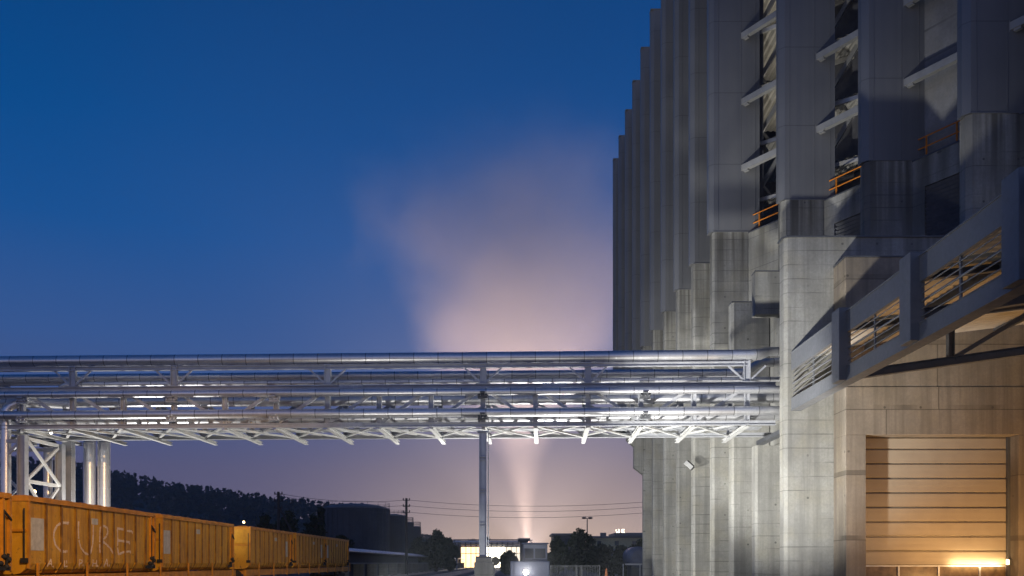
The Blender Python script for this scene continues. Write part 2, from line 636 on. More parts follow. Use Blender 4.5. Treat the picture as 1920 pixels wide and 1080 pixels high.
# infill walls between the near piers
line = [(12.5, 47.3)] + [(x0 + 2.12, d) for x0, d in near]
for i in range(4):
    (xa, da), (xb, db) = line[i], line[i + 1]
    a, b = Vector((xa, da + .05)), Vector((xb, db + .05))
    dr = (b - a).normalized()
    nn = Vector((-dr.y, dr.x))
    if nn.y < 0:
        nn = -nn
    L = (b - a).length

    def Q(t, o=0.0):
        q = a + dr * (t * L) + nn * o
        return (q.x, q.y)
    # wall split round the louver opening (t .13-.78, height 12.0-16.15)
    lz0, lz1, t0, t1 = 11.5 + EYE, 16.17 + EYE, .135, .80
    mb = MB()
    if i == 0:
        mb.prism([Q(0), Q(1), Q(1, .3), Q(0, .3)], 0, HB - .06)
    else:
        mb.prism([Q(0), Q(t0), Q(t0, .3), Q(0, .3)], 0, HB - .06)
        mb.prism([Q(t1), Q(1), Q(1, .3), Q(t1, .3)], 0, HB - .06)
        mb.prism([Q(t0), Q(t1), Q(t1, .3), Q(t0, .3)], lz1, HB - .06)
        mb.prism([Q(t0), Q(t1), Q(t1, .3), Q(t0, .3)], 0, lz0)
    wl = obj('infill_wall', mb, M['pier'], tower)
    mb = MB()
    mb.prism([Q(0.01, -.03), Q(1, -.03), Q(1, .33), Q(0.01, .33)], HB - .06, HB - .005)
    obj('coping', mb, M['dark_steel'], wl)
    if i:
        mb = MB()
        n = 26
        for k in range(n):
            zz = lz0 + (k + .5) * (lz1 - lz0) / n
            p0, p1 = Q(t0, .1), Q(t1, .1)
            mb.bar((p0[0], p0[1], zz), (p1[0], p1[1], zz), .16, .025, (nn.x * .7, nn.y * .7, .7))
        mb.prism([Q(t0, .26), Q(t1, .26), Q(t1, .29), Q(t0, .29)], lz0, lz1)
        obj('louver', mb, M['louver'], tower)
    # orange guard rail above the wall
    mb = MB()
    for hz in (.92, .48):
        p0, p1 = Q(.02, .22), Q(1.02, .22)
        mb.tube([(p0[0], p0[1], HB + hz), (p1[0], p1[1], HB + hz)], .032, 8)
    for t in (.12, .42, .72):
        p = Q(t, .22)
        mb.bar((p[0], p[1], HB - .02), (p[0], p[1], HB + .92), .06, .06)
    obj('guard_rail', mb, M['orange'], tower)
    # pale tubes from the face of one fin to the back of the next
    for hz in (20.9, 24.4, 27.9, 31.4, 34.9, 38.4):
        p0, p1 = Q(-.03, -.22), Q(.86, -.05)
        mb = MB()
        A, B = Vector((p0[0], p0[1], hz + EYE)), Vector((p1[0], p1[1], hz + EYE))
        mb.bar(A, B, .24, .31)
        dd = (B - A).normalized()
        mb.bar(A - dd * .03, A, .30, .44)
        mb.bar(A + dd * .12 - Vector((0, 0, .2)), A + dd * .4 - Vector((0, 0, .2)), .16, .09)
        obj('cross_tube', mb, M['beam'], tower)
# inside of the tower: decks, bracing, inner walls
for (x0, d, i) in ((13.0, 47.6, 0), (15.3, 43.6, 1)):
    for hz in (19.6, 22.6, 25.6, 28.6, 31.6):
        mb = MB()
        dd0, dd1 = d + .7, d + 5.5
        n = 30
        vs, fs = [], []
        for k in range(n + 1):
            xx = x0 - .4 + 4.6 * k / n
            zz = hz + EYE + (.07 if (k // 1) % 2 else 0)
            vs += [(xx, dd0 - .9 * (xx - x0), zz), (xx, dd1, zz), ]
        for k in range(n):
            fs.append((2 * k, 2 * k + 1, 2 * k + 3, 2 * k + 2))
        mb.add(vs, fs)
        mb.bar((x0 - .4, dd0 + .2, hz + EYE - .14), (x0 + 4.2, dd0 - 3.4, hz + EYE - .14), .12, .2)
        obj('floor_deck', mb, M['deck'], tower)
    for hz in (19.6, 22.6, 25.6, 28.6):
        mb = MB()
        mb.bar((x0 + .1, d + 1.5, hz + EYE), (x0 + 1.8, d + .6, hz + 3 + EYE), .16, .2)
        obj('brace', mb, M['beam'], tower)
        mb = MB()
        mb.bar((x0 + 2.4, d + 2.6, hz + EYE), (x0 + .2, d + 2.9, hz + 2.9 + EYE), .1, .14)
        obj('brace', mb, M['beam'], tower)
mb = MB()
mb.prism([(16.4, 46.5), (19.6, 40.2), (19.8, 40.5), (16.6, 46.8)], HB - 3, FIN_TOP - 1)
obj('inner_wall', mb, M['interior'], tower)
mb = MB()
mb.prism([(17.25, 40.1), (19.9, 35.7), (20.1, 35.95), (17.45, 40.35)], HB - 2, HB + 8.5)
obj('inner_wall', mb, M['innerwall'], tower)
mb = MB()
mb.prism([(17.75, 39.35), (19.9, 35.7), (20.1, 35.95), (17.95, 39.6)], HB + 8.5, FIN_TOP - 1)
obj('inner_wall', mb, M['innerwall'], tower)
mb = MB()
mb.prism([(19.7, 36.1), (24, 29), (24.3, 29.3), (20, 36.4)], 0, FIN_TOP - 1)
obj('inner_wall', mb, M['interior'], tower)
mb = MB()
mb.box(12.5, 12.8, 47.96, 72.7, 0, HB)
obj('side_wall', mb, M['concrete'], tower)
mb = MB()
mb.box(13.05, 13.5, 47.95, 92.1, HB, FIN_TOP - 1)
mb.box(13.5, 40, 92.2, 92.5, 0, FIN_TOP - 1)
mb.box(17, 40, 53, 53.3, 0, FIN_TOP - 1)
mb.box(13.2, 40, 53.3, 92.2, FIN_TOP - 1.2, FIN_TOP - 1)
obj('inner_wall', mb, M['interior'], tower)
# haunched concrete corbel carrying the last fins
mb = MB()
poly_ = [(9.29, 14.5), (9.29, 9.94), (9.88, 9.38), (9.88, 7.69), (10.6, 7.13), (10.6, 14.5)]
n = len(poly_)
mb.add([(a, 72.2, h + EYE) for a, h in poly_] + [(a, 72.9, h + EYE) for a, h in poly_],
       [tuple(range(n)), tuple(range(2 * n - 1, n - 1, -1))] + [(i, n + i, n + (i + 1) % n, (i + 1) % n) for i in range(n)])
obj('corbel', mb, M['concrete'], tower)
mb = MB()
mb.box(10.62, 12.5, 73.0, 94, 13.5 + EYE, HB - .02)
obj('cantilever_beam', mb, M['concrete'], tower)

# ------------------------------------------------------------------ low concrete annex
annex = thing('concrete_annex', 'low pale concrete block stepping out in front of the finned tower', 'building', (11, 36, 0))
TA = 12.67 + EYE
mb = MB()
mb.prism([(10.62, 35.45), (10.62, 34.92), (10.74, 34.8), (22, 34.8), (22, 35.45)], 0, TA)
obj('front_wall', mb, M['annex'], annex)
mb = MB()
mb.prism([(10.54, 35.5), (10.54, 34.88), (10.7, 34.73), (22, 34.73), (22, 35.5)], TA, TA + .05)
mb.box(10.58, 13.0, 38.86, 39.5, TA + .002, TA + .045)
mb.box(10.58, 12.5, 43.0, 43.7, TA - .13, TA - .085)
mb.box(12.4, 12.95, 35.5, 47.2, TA - .1, TA - .06)
mb.prism([(12.95, 35.5), (18.8, 35.5), (15.2, 42.9), (13.1, 43.0), (12.95, 46)], TA - .12, TA - .1)
obj('coping', mb, M['dark_steel'], annex)
mb = MB()
mb.box(10.6, 13.0, 38.9, 39.5, 10.82 + EYE, TA)
obj('lintel_wall', mb, M['annex'], annex)
mb = MB()
mb.prism([(10.6, 39.5), (10.6, 39.0), (10.7, 38.9), (12.45, 38.9), (12.45, 39.5)], 0, 5.1 + EYE)
obj('cross_wall', mb, M['annex'], annex)
mb = MB()
mb.prism([(10.6, 43.7), (10.6, 43.15), (10.7, 43.05), (12.4, 43.05), (12.4, 43.7)], 0, TA - .13)
obj('cross_wall', mb, M['annex'], annex)
mb = MB()
mb.box(12.45, 12.9, 35.46, 47.2, 0, TA - .1)
obj('back_wall', mb, M['concrete'], annex)
mb = MB()
mb.box(10.64, 10.95, 35.46, 38.9, 5.12 + EYE, 5.3 + EYE)
obj('edge_beam', mb, M['dark_steel'], annex)

# door block
BT = 11.47 + EYE
DX0, DX1, DH = 13.28, 19.0, 4.8 + EYE
LED = 6.6 + EYE
db = thing('gate_block', 'projecting concrete block with a large sectional gate under the canopy', 'building', (16, 33.5, 0))
mb = MB()
mb.box(12.52, DX0, 33.5, 34.79, 0, DH)
mb.box(DX1, 26, 33.5, 34.79, 0, DH)
mb.box(12.52, 26, 33.5, 34.79, DH, LED)
mb.box(12.52, 26, 33.53, 34.79, LED, BT)
obj('wall', mb, M['concrete_wall'], db, bevel=.02)
mb = MB()
mb.box(12.48, 26, 33.49, 34.73, BT, BT + .04)
obj('coping', mb, M['dark_steel'], db)
gate = thing('sectional_gate', 'large ribbed sectional gate in the concrete wall, lit warm orange', 'gate', (16, 34.2, 0))
ph = .557
WIN0, WIN1 = EYE - .68, EYE - .1
zz = EYE - .1
while zz < DH - .02:
    mb = MB()
    z1 = min(zz + ph - .004, DH)
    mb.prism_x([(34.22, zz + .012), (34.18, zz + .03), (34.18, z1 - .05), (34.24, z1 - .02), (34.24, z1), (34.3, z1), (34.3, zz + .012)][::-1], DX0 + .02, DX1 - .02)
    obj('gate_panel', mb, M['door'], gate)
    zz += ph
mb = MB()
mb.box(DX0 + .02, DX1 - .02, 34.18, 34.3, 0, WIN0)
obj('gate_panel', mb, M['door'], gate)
xs = [DX0 + .02] + [(q - 960) * 34.2 / F for q in (1683, 1758, 1835, 1886)] + [DX1 - .06]
for a_, b_ in ((DX0 + .002, DX0 + .07), (DX1 - .11, DX1 - .002)):
    mb = MB()
    mb.box(a_, b_, 34.06, 34.165, 0, DH - .01)
    obj('guide_rail', mb, M['dark_steel'], gate)
fr = MB()
fr.box(DX0 + .02, DX1 - .02, 34.17, 34.28, WIN1 - .05, WIN1)
fr.box(DX0 + .02, DX1 - .02, 34.17, 34.28, WIN0, WIN0 + .05)
for q in xs:
    fr.box(q, q + .07, 34.17, 34.28, WIN0 + .05, WIN1 - .05)
wf = obj('window_frame', fr, M['galv'], gate)
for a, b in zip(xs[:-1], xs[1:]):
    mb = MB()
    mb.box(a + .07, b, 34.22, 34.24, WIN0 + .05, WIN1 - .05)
    obj('pane', mb, M['reflection_pane'], wf)

lum = thing('wall_lamp', 'small lit lamp on the right jamb low beside the ribbed gate', 'lamp', (18.95, 34.0, 1.62))
mb = MB()
mb.box(18.9, 18.99, 33.94, 34.12, 1.5, 1.74)
obj('housing', mb, M['dark_steel'], lum)
mb = MB()
mb.box(18.86, 18.9, 33.96, 34.1, 1.53, 1.71)
obj('lens', mb, M['glow_warm'], lum)

# ------------------------------------------------------------------ canopy
can = thing('canopy', 'grey steel canopy with railed fascia sloping over the lit gate', 'canopy', (11, 25, 0))
XC = 10.85
Y0, Y1 = 11.0, 34.72
posts = [29.3, 24.12, 19.02, 13.9]
mb = MB()
mb.box(XC, XC + .12, Y0, Y1, 7.47 + EYE, 8.14 + EYE)
mb.box(XC - .03, XC + .2, Y0, Y1, 8.14 + EYE, 8.17 + EYE)
obj('top_fascia', mb, M['grey_paint'], can)
mb = MB()
mb.box(XC, XC + .08, Y0, Y1, 5.94 + EYE, 6.36 + EYE)
mb.box(XC - .02, XC + .38, Y0, Y1, 5.9 + EYE, 5.94 + EYE)
mb.box(XC - .02, XC + .3, Y0, Y1, 6.36 + EYE, 6.385 + EYE)
obj('bottom_fascia', mb, M['grey_paint'], can)
for d in posts:
    mb = MB()
    mb.box(10.6, XC + .14, d - .34, d + .34, 5.92 + EYE, 8.28 + EYE)
    obj('post', mb, M['grey_paint'], can, bevel=.015)
bounds = [Y1] + [p for p in posts] + [Y0]
for i in range(len(bounds) - 1):
    a, b = bounds[i] - (.34 if i else 0.02), bounds[i + 1] + (.34 if i < 4 else 0)
    mb = MB()
    for k, hz in enumerate((6.56, 6.76, 6.96, 7.16, 7.34)):
        mb.tube([(XC + .06, a, hz + EYE), (XC + .06, b, hz + EYE)], .034 if k == 2 else .018, 8)
    md = a + (b - a) * (.45)
    mb.bar((XC + .1, md, 6.38 + EYE), (XC + .1, md, 7.47 + EYE), .05, .08)
    obj('railing', mb, M['grey_paint'], can)
# corrugated roof sheet
mb = MB()
vs, fs = [], []
ny = int((Y1 - Y0) / .105)
for k in range(ny + 1):
    yy = Y0 + k * .105
    dz = (0, .055, .055, 0)[k % 4]
    if yy > 33.4:
        xs_ = (11.0, 12.45)
    else:
        xs_ = (11.0, 24.0)
    for xx in xs_:
        zz = 7.86 + .125 * (xx - 10.95) + EYE + dz
        vs += [(xx, yy, zz)]
    for xx in xs_:
        zz = 7.86 + .125 * (xx - 10.95) + EYE + dz + .03
        vs += [(xx, yy, zz)]
for k in range(ny):
    o = 4 * k
    fs += [(o, o + 1, o + 5, o + 4), (o + 2, o + 6, o + 7, o + 3)]
mb.add(vs, fs)
obj('soffit', mb, M['soffit'], can)
for i, d in enumerate(posts):
    mb = MB()
    base_h, sl, xe = ((5.98, .142, 23.5) if i == 0 else (6.55, .15, 23.5))
    f = lambda xx: base_h + sl * (xx - 10.95) + EYE
    top = lambda xx: 7.80 + .125 * (xx - 10.95) + EYE
    mb.ibar((11.0, d, f(11.0) + .14), (xe, d, f(xe) + .14), .26, .28, t=.03)
    mb.ibar((11.0, d, top(11.0) - .1), (xe, d, top(xe) - .1), .2, .2, t=.025)
    xq = 14.38
    while xq < xe:
        mb.ibar((xq, d, f(xq) + .28), (xq, d, top(xq) - .2), .2, .2, (1, 0, 0), t=.025)
        if i == 0:
            mb.bar((xq + .12, d, f(xq) + .26), (xq + 2.9, d, top(xq + 2.9) - .2), .1, .14)
        xq += 3.3
    obj('truss', mb, M['dark_steel'], can)
mb = MB()
for xq in (13.2, 15.6, 18, 20.4):
    mb.box(xq - .06, xq + .06, Y0, 33.3, 7.64 + .125 * (xq - 10.95) + EYE, 7.84 + .125 * (xq - 10.95) + EYE)
obj('purlin', mb, M['dark_steel'], can)

# ------------------------------------------------------------------ pipe bridge
aa = math.atan(.037)
U = Vector((math.cos(aa), -math.sin(aa), 0))
V = Vector((math.sin(aa), math.cos(aa), 0))
O = Vector((-1.185, 36.75, EYE))


def B(s, t, h):
    return O + U * s + V * t + Vector((0, 0, h))


S0, S1 = -27.9, 11.9
SP = 2.15
TF = 3.4
bridge = thing('pipe_bridge', 'long steel truss bridge carrying silver pipes across the tracks', 'bridge', tuple(B(0, 1.5, 0) - Vector((0, 0, EYE))))
idx = range(-13, 6)
for t in (0, TF):
    mb = MB()
    mb.ibar(B(S0, t, 5.68), B(S1 + (.7 if t else 0), t, 5.68), .2, .18, t=.03)
    obj('bottom_chord', mb, M['galv'], bridge)
    mb = MB()
    mb.ibar(B(S0, t, 7.25), B(S1 + (.7 if t else 0), t, 7.25), .2, .16, t=.03)
    obj('top_chord', mb, M['galv'], bridge)
    for k in idx:
        mb = MB()
        mb.ibar(B(k * SP, t, 5.77), B(k * SP, t, 7.17), .2, .2, U, t=.03)
        obj('truss_post', mb, M['galv'], bridge)
    for k in list(idx)[:-1]:
        mb = MB()
        up = not (k < -5 or 0 <= k < 3)
        a, b = (5.82, 7.12) if up else (7.12, 5.82)
        mb.bar(B(k * SP + .12, t + .02, a), B((k + 1) * SP - .12, t + .02, b), .09, .13)
        obj('truss_diagonal', mb, M['galv'], bridge)
for k in idx:
    mb = MB()
    mb.ibar(B(k * SP + .0, -.05, 5.585), B(k * SP, 4.75, 5.585), .17, .15, t=.025)
    obj('cross_beam', mb, M['white_steel'], bridge)
    if k < 5:
        mb = MB()
        mb.bar(B(k * SP + .1, .15, 5.62), B((k + 1) * SP - .1, TF - .1, 5.62), .12, .06)
        mb.bar(B((k + 1) * SP - .1, .15, 5.70), B(k * SP + .1, TF - .1, 5.70), .12, .06)
        for e in (0, 1):
            mb.bar(B(k * SP + .15, TF * (.5 + .04 * e), 5.74), B((k + .5) * SP, .12 + (TF - .24) * e, 5.74), .06, .05)
        obj('floor_brace', mb, M['white_steel'], bridge)
mb = MB()
mb.bar(B(S0, 2.65, 5.86), B(S1, 2.65, 5.86), .8, .04)
for k in range(80):
    s = S0 + k * .5
    mb.bar(B(s, 2.25, 5.83), B(s, 3.05, 5.83), .03, .03)
obj('walkway', mb, M['galv'], bridge)
for t, h0, h1 in ((2.5, 6.35, 6.72), (2.3, 7.55, 7.68)):
    mb = MB()
    mb.bar(B(S0, t, (h0 + h1) / 2), B(S1, t, (h0 + h1) / 2), .4, h1 - h0)
    for k in range(60):
        s = S0 + k * .65 + .1
        mb.bar(B(s, t - .25, h0 - .03), B(s, t + .25, h0 - .03), .05, .04)
    obj('cable_tray', mb, M['dark_steel'], bridge)
# taller frames that carry the top pipe
mb = MB()
mb.ibar(B(S0, 0, 8.1), B(10.75, 0, 8.1), .18, .17, t=.025)
obj('upper_rail', mb, M['galv'], bridge)
mb = MB()
mb.ibar(B(S0, 1.3, 7.86 - .12), B(10.75, 1.3, 7.86 - .12), .14, .1, t=.02)
obj('upper_rail', mb, M['galv'], bridge)
for k in (-12, -10, -8, -6, -3, 0, 2, 5):
    mb = MB()
    s = k * SP
    mb.ibar(B(s, 0, 7.33), B(s, 0, 8.22), .2, .26, U, t=.03)
    mb.ibar(B(s, 2.4, 7.33), B(s, 2.4, 8.0), .2, .2, U, t=.03)
    mb.bar(B(s - .75, -.02, 8.0), B(s - .12, -.02, 7.42), .06, .07)
    mb.bar(B(s + .75, -.02, 8.0), B(s + .12, -.02, 7.42), .06, .07)
    mb.bar(B(s - .3, 0, 7.35), B(s + .3, 0, 7.35), .3, .03)
    mb.bar(B(s, .1, 7.75), B(s, 2.4, 7.75), .12, .14)
    obj('pipe_frame', mb, M['galv'], bridge)
for s in (2.95, -5.45):
    for h in (5.68, 7.25):
        mb = MB()
        mb.bar(B(s - .5, -.115, h), B(s + .5, -.115, h), .02, .2)
        for q in range(6):
            for e in (-.05, .05):
                mb.bar(B(s - .42 + q * .165, -.14, h + e), B(s - .40 + q * .165 + .02, -.14, h + e), .05, .05)
        obj('splice_plate', mb, M['galv'], bridge)


def pipe(name, label, pts, r, seam=1.0, bands=True):
    o = thing(name, label, 'pipe', tuple(pts[0]), 'insulated pipes on the pipe bridge')
    mb = MB()
    mb.tube(pts, r, 28)
    rr = r if not isinstance(r, (list, tuple)) else r[0]
    for i in range(len(pts) - 1):
        a, b = Vector(pts[i]), Vector(pts[i + 1])
        L = (b - a).length
        if L < 1.2:
            continue
        d = (b - a) / L
        q = .35
        while q < L:
            p = a + d * q
            mb.tube([p - d * .014, p + d * .014], rr + .007, 28, True)
            q += seam
    obj('jacket', mb, M['clad'], o)
    mb = MB()
    q = 1.0
    a, b = Vector(pts[0]), max((Vector(p_) for p_ in pts), key=lambda p_: (p_ - Vector(pts[0])).length)
    L = (b - a).length
    d = (b - a) / L
    mb.tube([Vector(pts[0]) - d * .02, Vector(pts[0]) + d * .03], rr + .012, 28)
    obj('end_cap', mb, M['galv'], o)
    return o


pipe('large_pipe', 'thickest silver pipe running along the very top of the bridge',
     [B(S0, .12, 8.46), B(10.9, .12, 8.46), B(11.3, .16, 8.5), B(11.55, .3, 8.62), B(11.75, .5, 8.7), B(12.4, .6, 8.72), B(13.2, .6, 8.72)],
     [.235, .235, .225, .205, .19, .185, .185], 1.0)
pipe('large_pipe', 'silver pipe just behind and below the topmost pipe, bending up at its right end',
     [B(S0, 1.25, 7.98), B(10.3, 1.25, 7.98), B(10.9, 1.25, 8.0), B(11.3, 1.3, 8.22), B(11.6, 1.35, 8.42), B(12.3, 1.35, 8.45), B(13.2, 1.35, 8.45)], .185, 1.02)
pipe('thin_pipe', 'thin silver pipe lowest on the upper tier, rounded off at its left end',
     [B(-18.2, .9, 7.35), B(-18.15, .78, 7.5), B(-17.9, .7, 7.58), B(-17.5, .7, 7.6), B(10.9, .7, 7.6), B(13.2, .7, 7.6)], .1, 1.6)
pipe('silver_pipe', 'silver pipe along the truss front, upper of the two front pipes',
     [B(S0, -.28, 6.98), B(13.2, -.28, 6.98)], .15, 1.08)
pipe('silver_pipe', 'silver pipe along the truss front, lower of the two front pipes',
     [B(S0, -.3, 6.13), B(13.2, -.3, 6.13)], .185, 1.08)
pipe('rear_pipe', 'pipe inside the truss behind the upper front pipe', [B(S0, 1.5, 6.98), B(13.2, 1.5, 6.98)], .23, 1.0)
pipe('rear_pipe', 'pipe inside the truss behind the lower front pipe', [B(S0, 1.3, 6.18), B(13.2, 1.3, 6.18)], .2, 1.0)
for k, (s, h) in enumerate(((0, 6.8), (0, 5.93), (6.6, 6.75), (6.6, 5.93), (-8.6, 6.7), (-8.6, 5.93), (-12.9, 6.7), (-12.9, 5.93), (-19.2, 6.7), (-19.2, 5.93))):
    mb = MB()
    mb.bar(B(s - .2, -.28, h - .05), B(s + .2, -.28, h - .05), .22, .07)
    mb.bar(B(s, -.28, h - .02), B(s, -.28, h + .1), .16, .3)
    for e in (-.15, 0, .15):
        mb.sphere(B(s + e, -.42, h + .02), .055, 8, 5)
    for e in (-.17, .17):
        mb.tube([B(s + e, -.34, h + .06), B(s + e, -.2, h + .12)], .07, 10)
    mb.tube([B(s - .1, -.48, h + .13), B(s + .1, -.48, h + .13)], .045, 8)
    obj('pipe_shoe', mb, M['dark_steel'] if k < 4 else M['galv'], bridge)

# centre column on its plinth
colm = thing('support_column', 'slim grey steel column under the middle of the pipe bridge', 'column', (-1.18, 36.7, 0))
mb = MB()
cx, cy = B(0, .05, 0).x, B(0, .05, 0).y
z0, z1 = 1.86, 5.62 + EYE - .25
mb.box(cx - .17, cx - .14, cy - .15, cy + .15, z0, z1)
mb.box(cx + .11, cx + .14, cy - .15, cy + .15, z0, z1)
mb.box(cx - .14, cx + .11, cy - .01, cy + .01, z0, z1)
for zz in (1.6 + 74 * .02194, 1.6 + 137 * .02194, 1.6 + 198 * .02194):
    mb.box(cx - .14, cx + .11, cy - .14, cy - .01, zz, zz + .025)
    mb.box(cx - .14, cx + .11, cy - .14, cy - .01, zz - .12, zz - .095)
mb.box(cx - .26, cx + .24, cy - .2, cy + .2, z1, z1 + .04)
obj('shaft', mb, M['column'], colm)
mb = MB()
mb.box(cx - .3, cx + .34, cy - .3, cy + .3, 1.80, 1.86)
obj('base_plate', mb, M['dark_steel'], colm)
mb = MB()
mb.tube([(cx + .21, cy - .1, 0.2), (cx + .21, cy - .1, 5.5 + EYE)], .025, 8)
for k in range(14):
    mb.box(cx + .18, cx + .24, cy - .14, cy - .06, 2.1 + k * .34, 2.14 + k * .34)
obj('conduit', mb, M['galv'], colm)
pl = thing('concrete_plinth', 'pale square concrete plinth at the foot of the bridge column', 'plinth', (cx, cy, 0))
mb = MB()
mb.box(cx - .36, cx + .40, cy - .4, cy + .4, 0, 1.62)
obj('block', mb, M['concrete'], pl, bevel=.015)
mb = MB()
mb.prism([(cx - .31, cy - .35), (cx + .35, cy - .35), (cx + .35, cy + .35), (cx - .31, cy + .35)], 1.62, 1.80)
obj('cap', mb, M['concrete'], pl)

# trestle tower at the left
tr = thing('trestle_tower', 'braced steel trestle holding up the left end of the pipe bridge', 'tower', tuple(B(-19.3, 1.5, 0) - Vector((0, 0, EYE))))
TB = 2.9


def Bz(s, t, zw):
    q = B(s, t, 0)
    return Vector((q.x, q.y, zw))


sl = -19.35
for s in (sl, sl - 3.9):
    for t in (0, TB):
        mb = MB()
        mb.ibar(Bz(s, t, 0), Bz(s, t, 5.34 + EYE), .30, .34, U, t=.04)
        obj('leg', mb, M['galv'], tr)
    for z0, z1 in ((.3, 2.4), (2.6, 4.7), (4.9, 6.5)):
        mb = MB()
        mb.bar(Bz(s + .1, .2, z1 + .25), Bz(s + .1, TB - .2, z0 + .15), .09, .11)
        mb.bar(Bz(s + .02, .2, z0 + .15), Bz(s + .02, TB - .2, z1 + .25), .09, .11)
        mb.bar(Bz(s, .2, z1 + .35), Bz(s, TB - .2, z1 + .35), .12, .14)
        obj('brace', mb, M['white_steel'], tr)
for t in (0, TB):
    for z0, z1 in ((.3, 3.2), (3.4, 6.6)):
        mb = MB()
        mb.bar(Bz(sl - .2, t + .05, z1), Bz(sl - 3.7, t + .05, z0), .1, .12)
        mb.bar(Bz(sl - .2, t - .05, z0), Bz(sl - 3.7, t - .05, z1), .1, .12)
        mb.bar(Bz(sl - .2, t, z1 + .1), Bz(sl - 3.7, t, z1 + .1), .12, .14)
        obj('brace', mb, M['galv'], tr)


def riser(name, label, px, d, r, ytop, bend=None, group='vertical pipes beside the trestle'):
    b = P(px, 1055, d)
    top = P(px, ytop, d)
    o = thing(name, label, 'pipe', (b.x, b.y, 0), group)
    pts = [Vector((b.x, b.y, 0.0)), Vector((b.x, b.y, top.z - .5))]
    if bend:
        for q in range(1, 6):
            a = q / 5 * math.pi / 2
            pts.append(Vector((b.x + bend[0] * (1 - math.cos(a)) * .5, b.y + bend[1] * (1 - math.cos(a)) * .5, top.z - .5 + math.sin(a) * .5)))
        pts.append(pts[-1] + Vector((bend[0], bend[1], 0)))
    else:
        pts.append(top)
    mb = MB()
    mb.tube(pts, r, 28)
    zz = .9
    while zz < top.z - .6:
        mb.tube([(b.x, b.y, zz - .014), (b.x, b.y, zz + .014)], r + .007, 28)
        zz += 1.05
    obj('jacket', mb, M['pipe'], o)
    mb = MB()
    mb.tube([(b.x, b.y, 0), (b.x, b.y, .12)], r + .12, 24)
    obj('foot_flange', mb, M['dark_steel'], o)
    return o


riser('vertical_pipe', 'silver vertical pipe rising in front of the trees, left of the close pair', 168, 42.0, .28, 806, (-.2, 1.2))
riser('vertical_pipe', 'silver vertical pipe rising in front of the trees, right of the close pair', 195, 42.0, .28, 806, (-.2, 1.2))
riser('vertical_pipe', 'silver vertical pipe at the photo edge with an elbow into the bridge', 11, 37.6, .2, 752, (1.6, .6))
o = riser('vertical_pipe', 'dull flanged vertical pipe seen through the trestle bracing', 90, 41.5, .2, 828)
mb = MB()
q = P(90, 828, 41.5)
mb.tube([(q.x, q.y, q.z - .25), (q.x, q.y, q.z - .02)], .36, 20)
mb.tube([(q.x, q.y, q.z - .02), (q.x, q.y, q.z + .1)], .3, 20)
obj('flange', mb, M['dark_steel'], o)
b = P(129, 1055, 41.0)
o = thing('steel_column', 'grey steel column standing between the trestle and the silver pipes', 'column', (b.x, b.y, 0))
mb = MB()
mb.ibar((b.x, b.y, 0), (b.x, b.y, 5.55 + EYE), .42, .38, (0, 1, 0), t=.04)
obj('shaft', mb, M['galv'], o)
mb = MB()
for k in range(60):
    mb.box(b.x + .2, b.x + .23, b.y - .22, b.y - .19, .3 + k * .11, .34 + k * .11)
obj('bolt', mb, M['dark_steel'], o)
o['label'] = 'grey steel column standing between the trestle and the silver pipes'

# ------------------------------------------------------------------ containers on wagons
BL, BW, BH = 8.12, 2.4, 1.98
bins = [(14.05, 'left'), (23.0, ''), (31.82, ''), (42.5, ''), (51.55, ''), (59.95, '')]
BX = -12.5


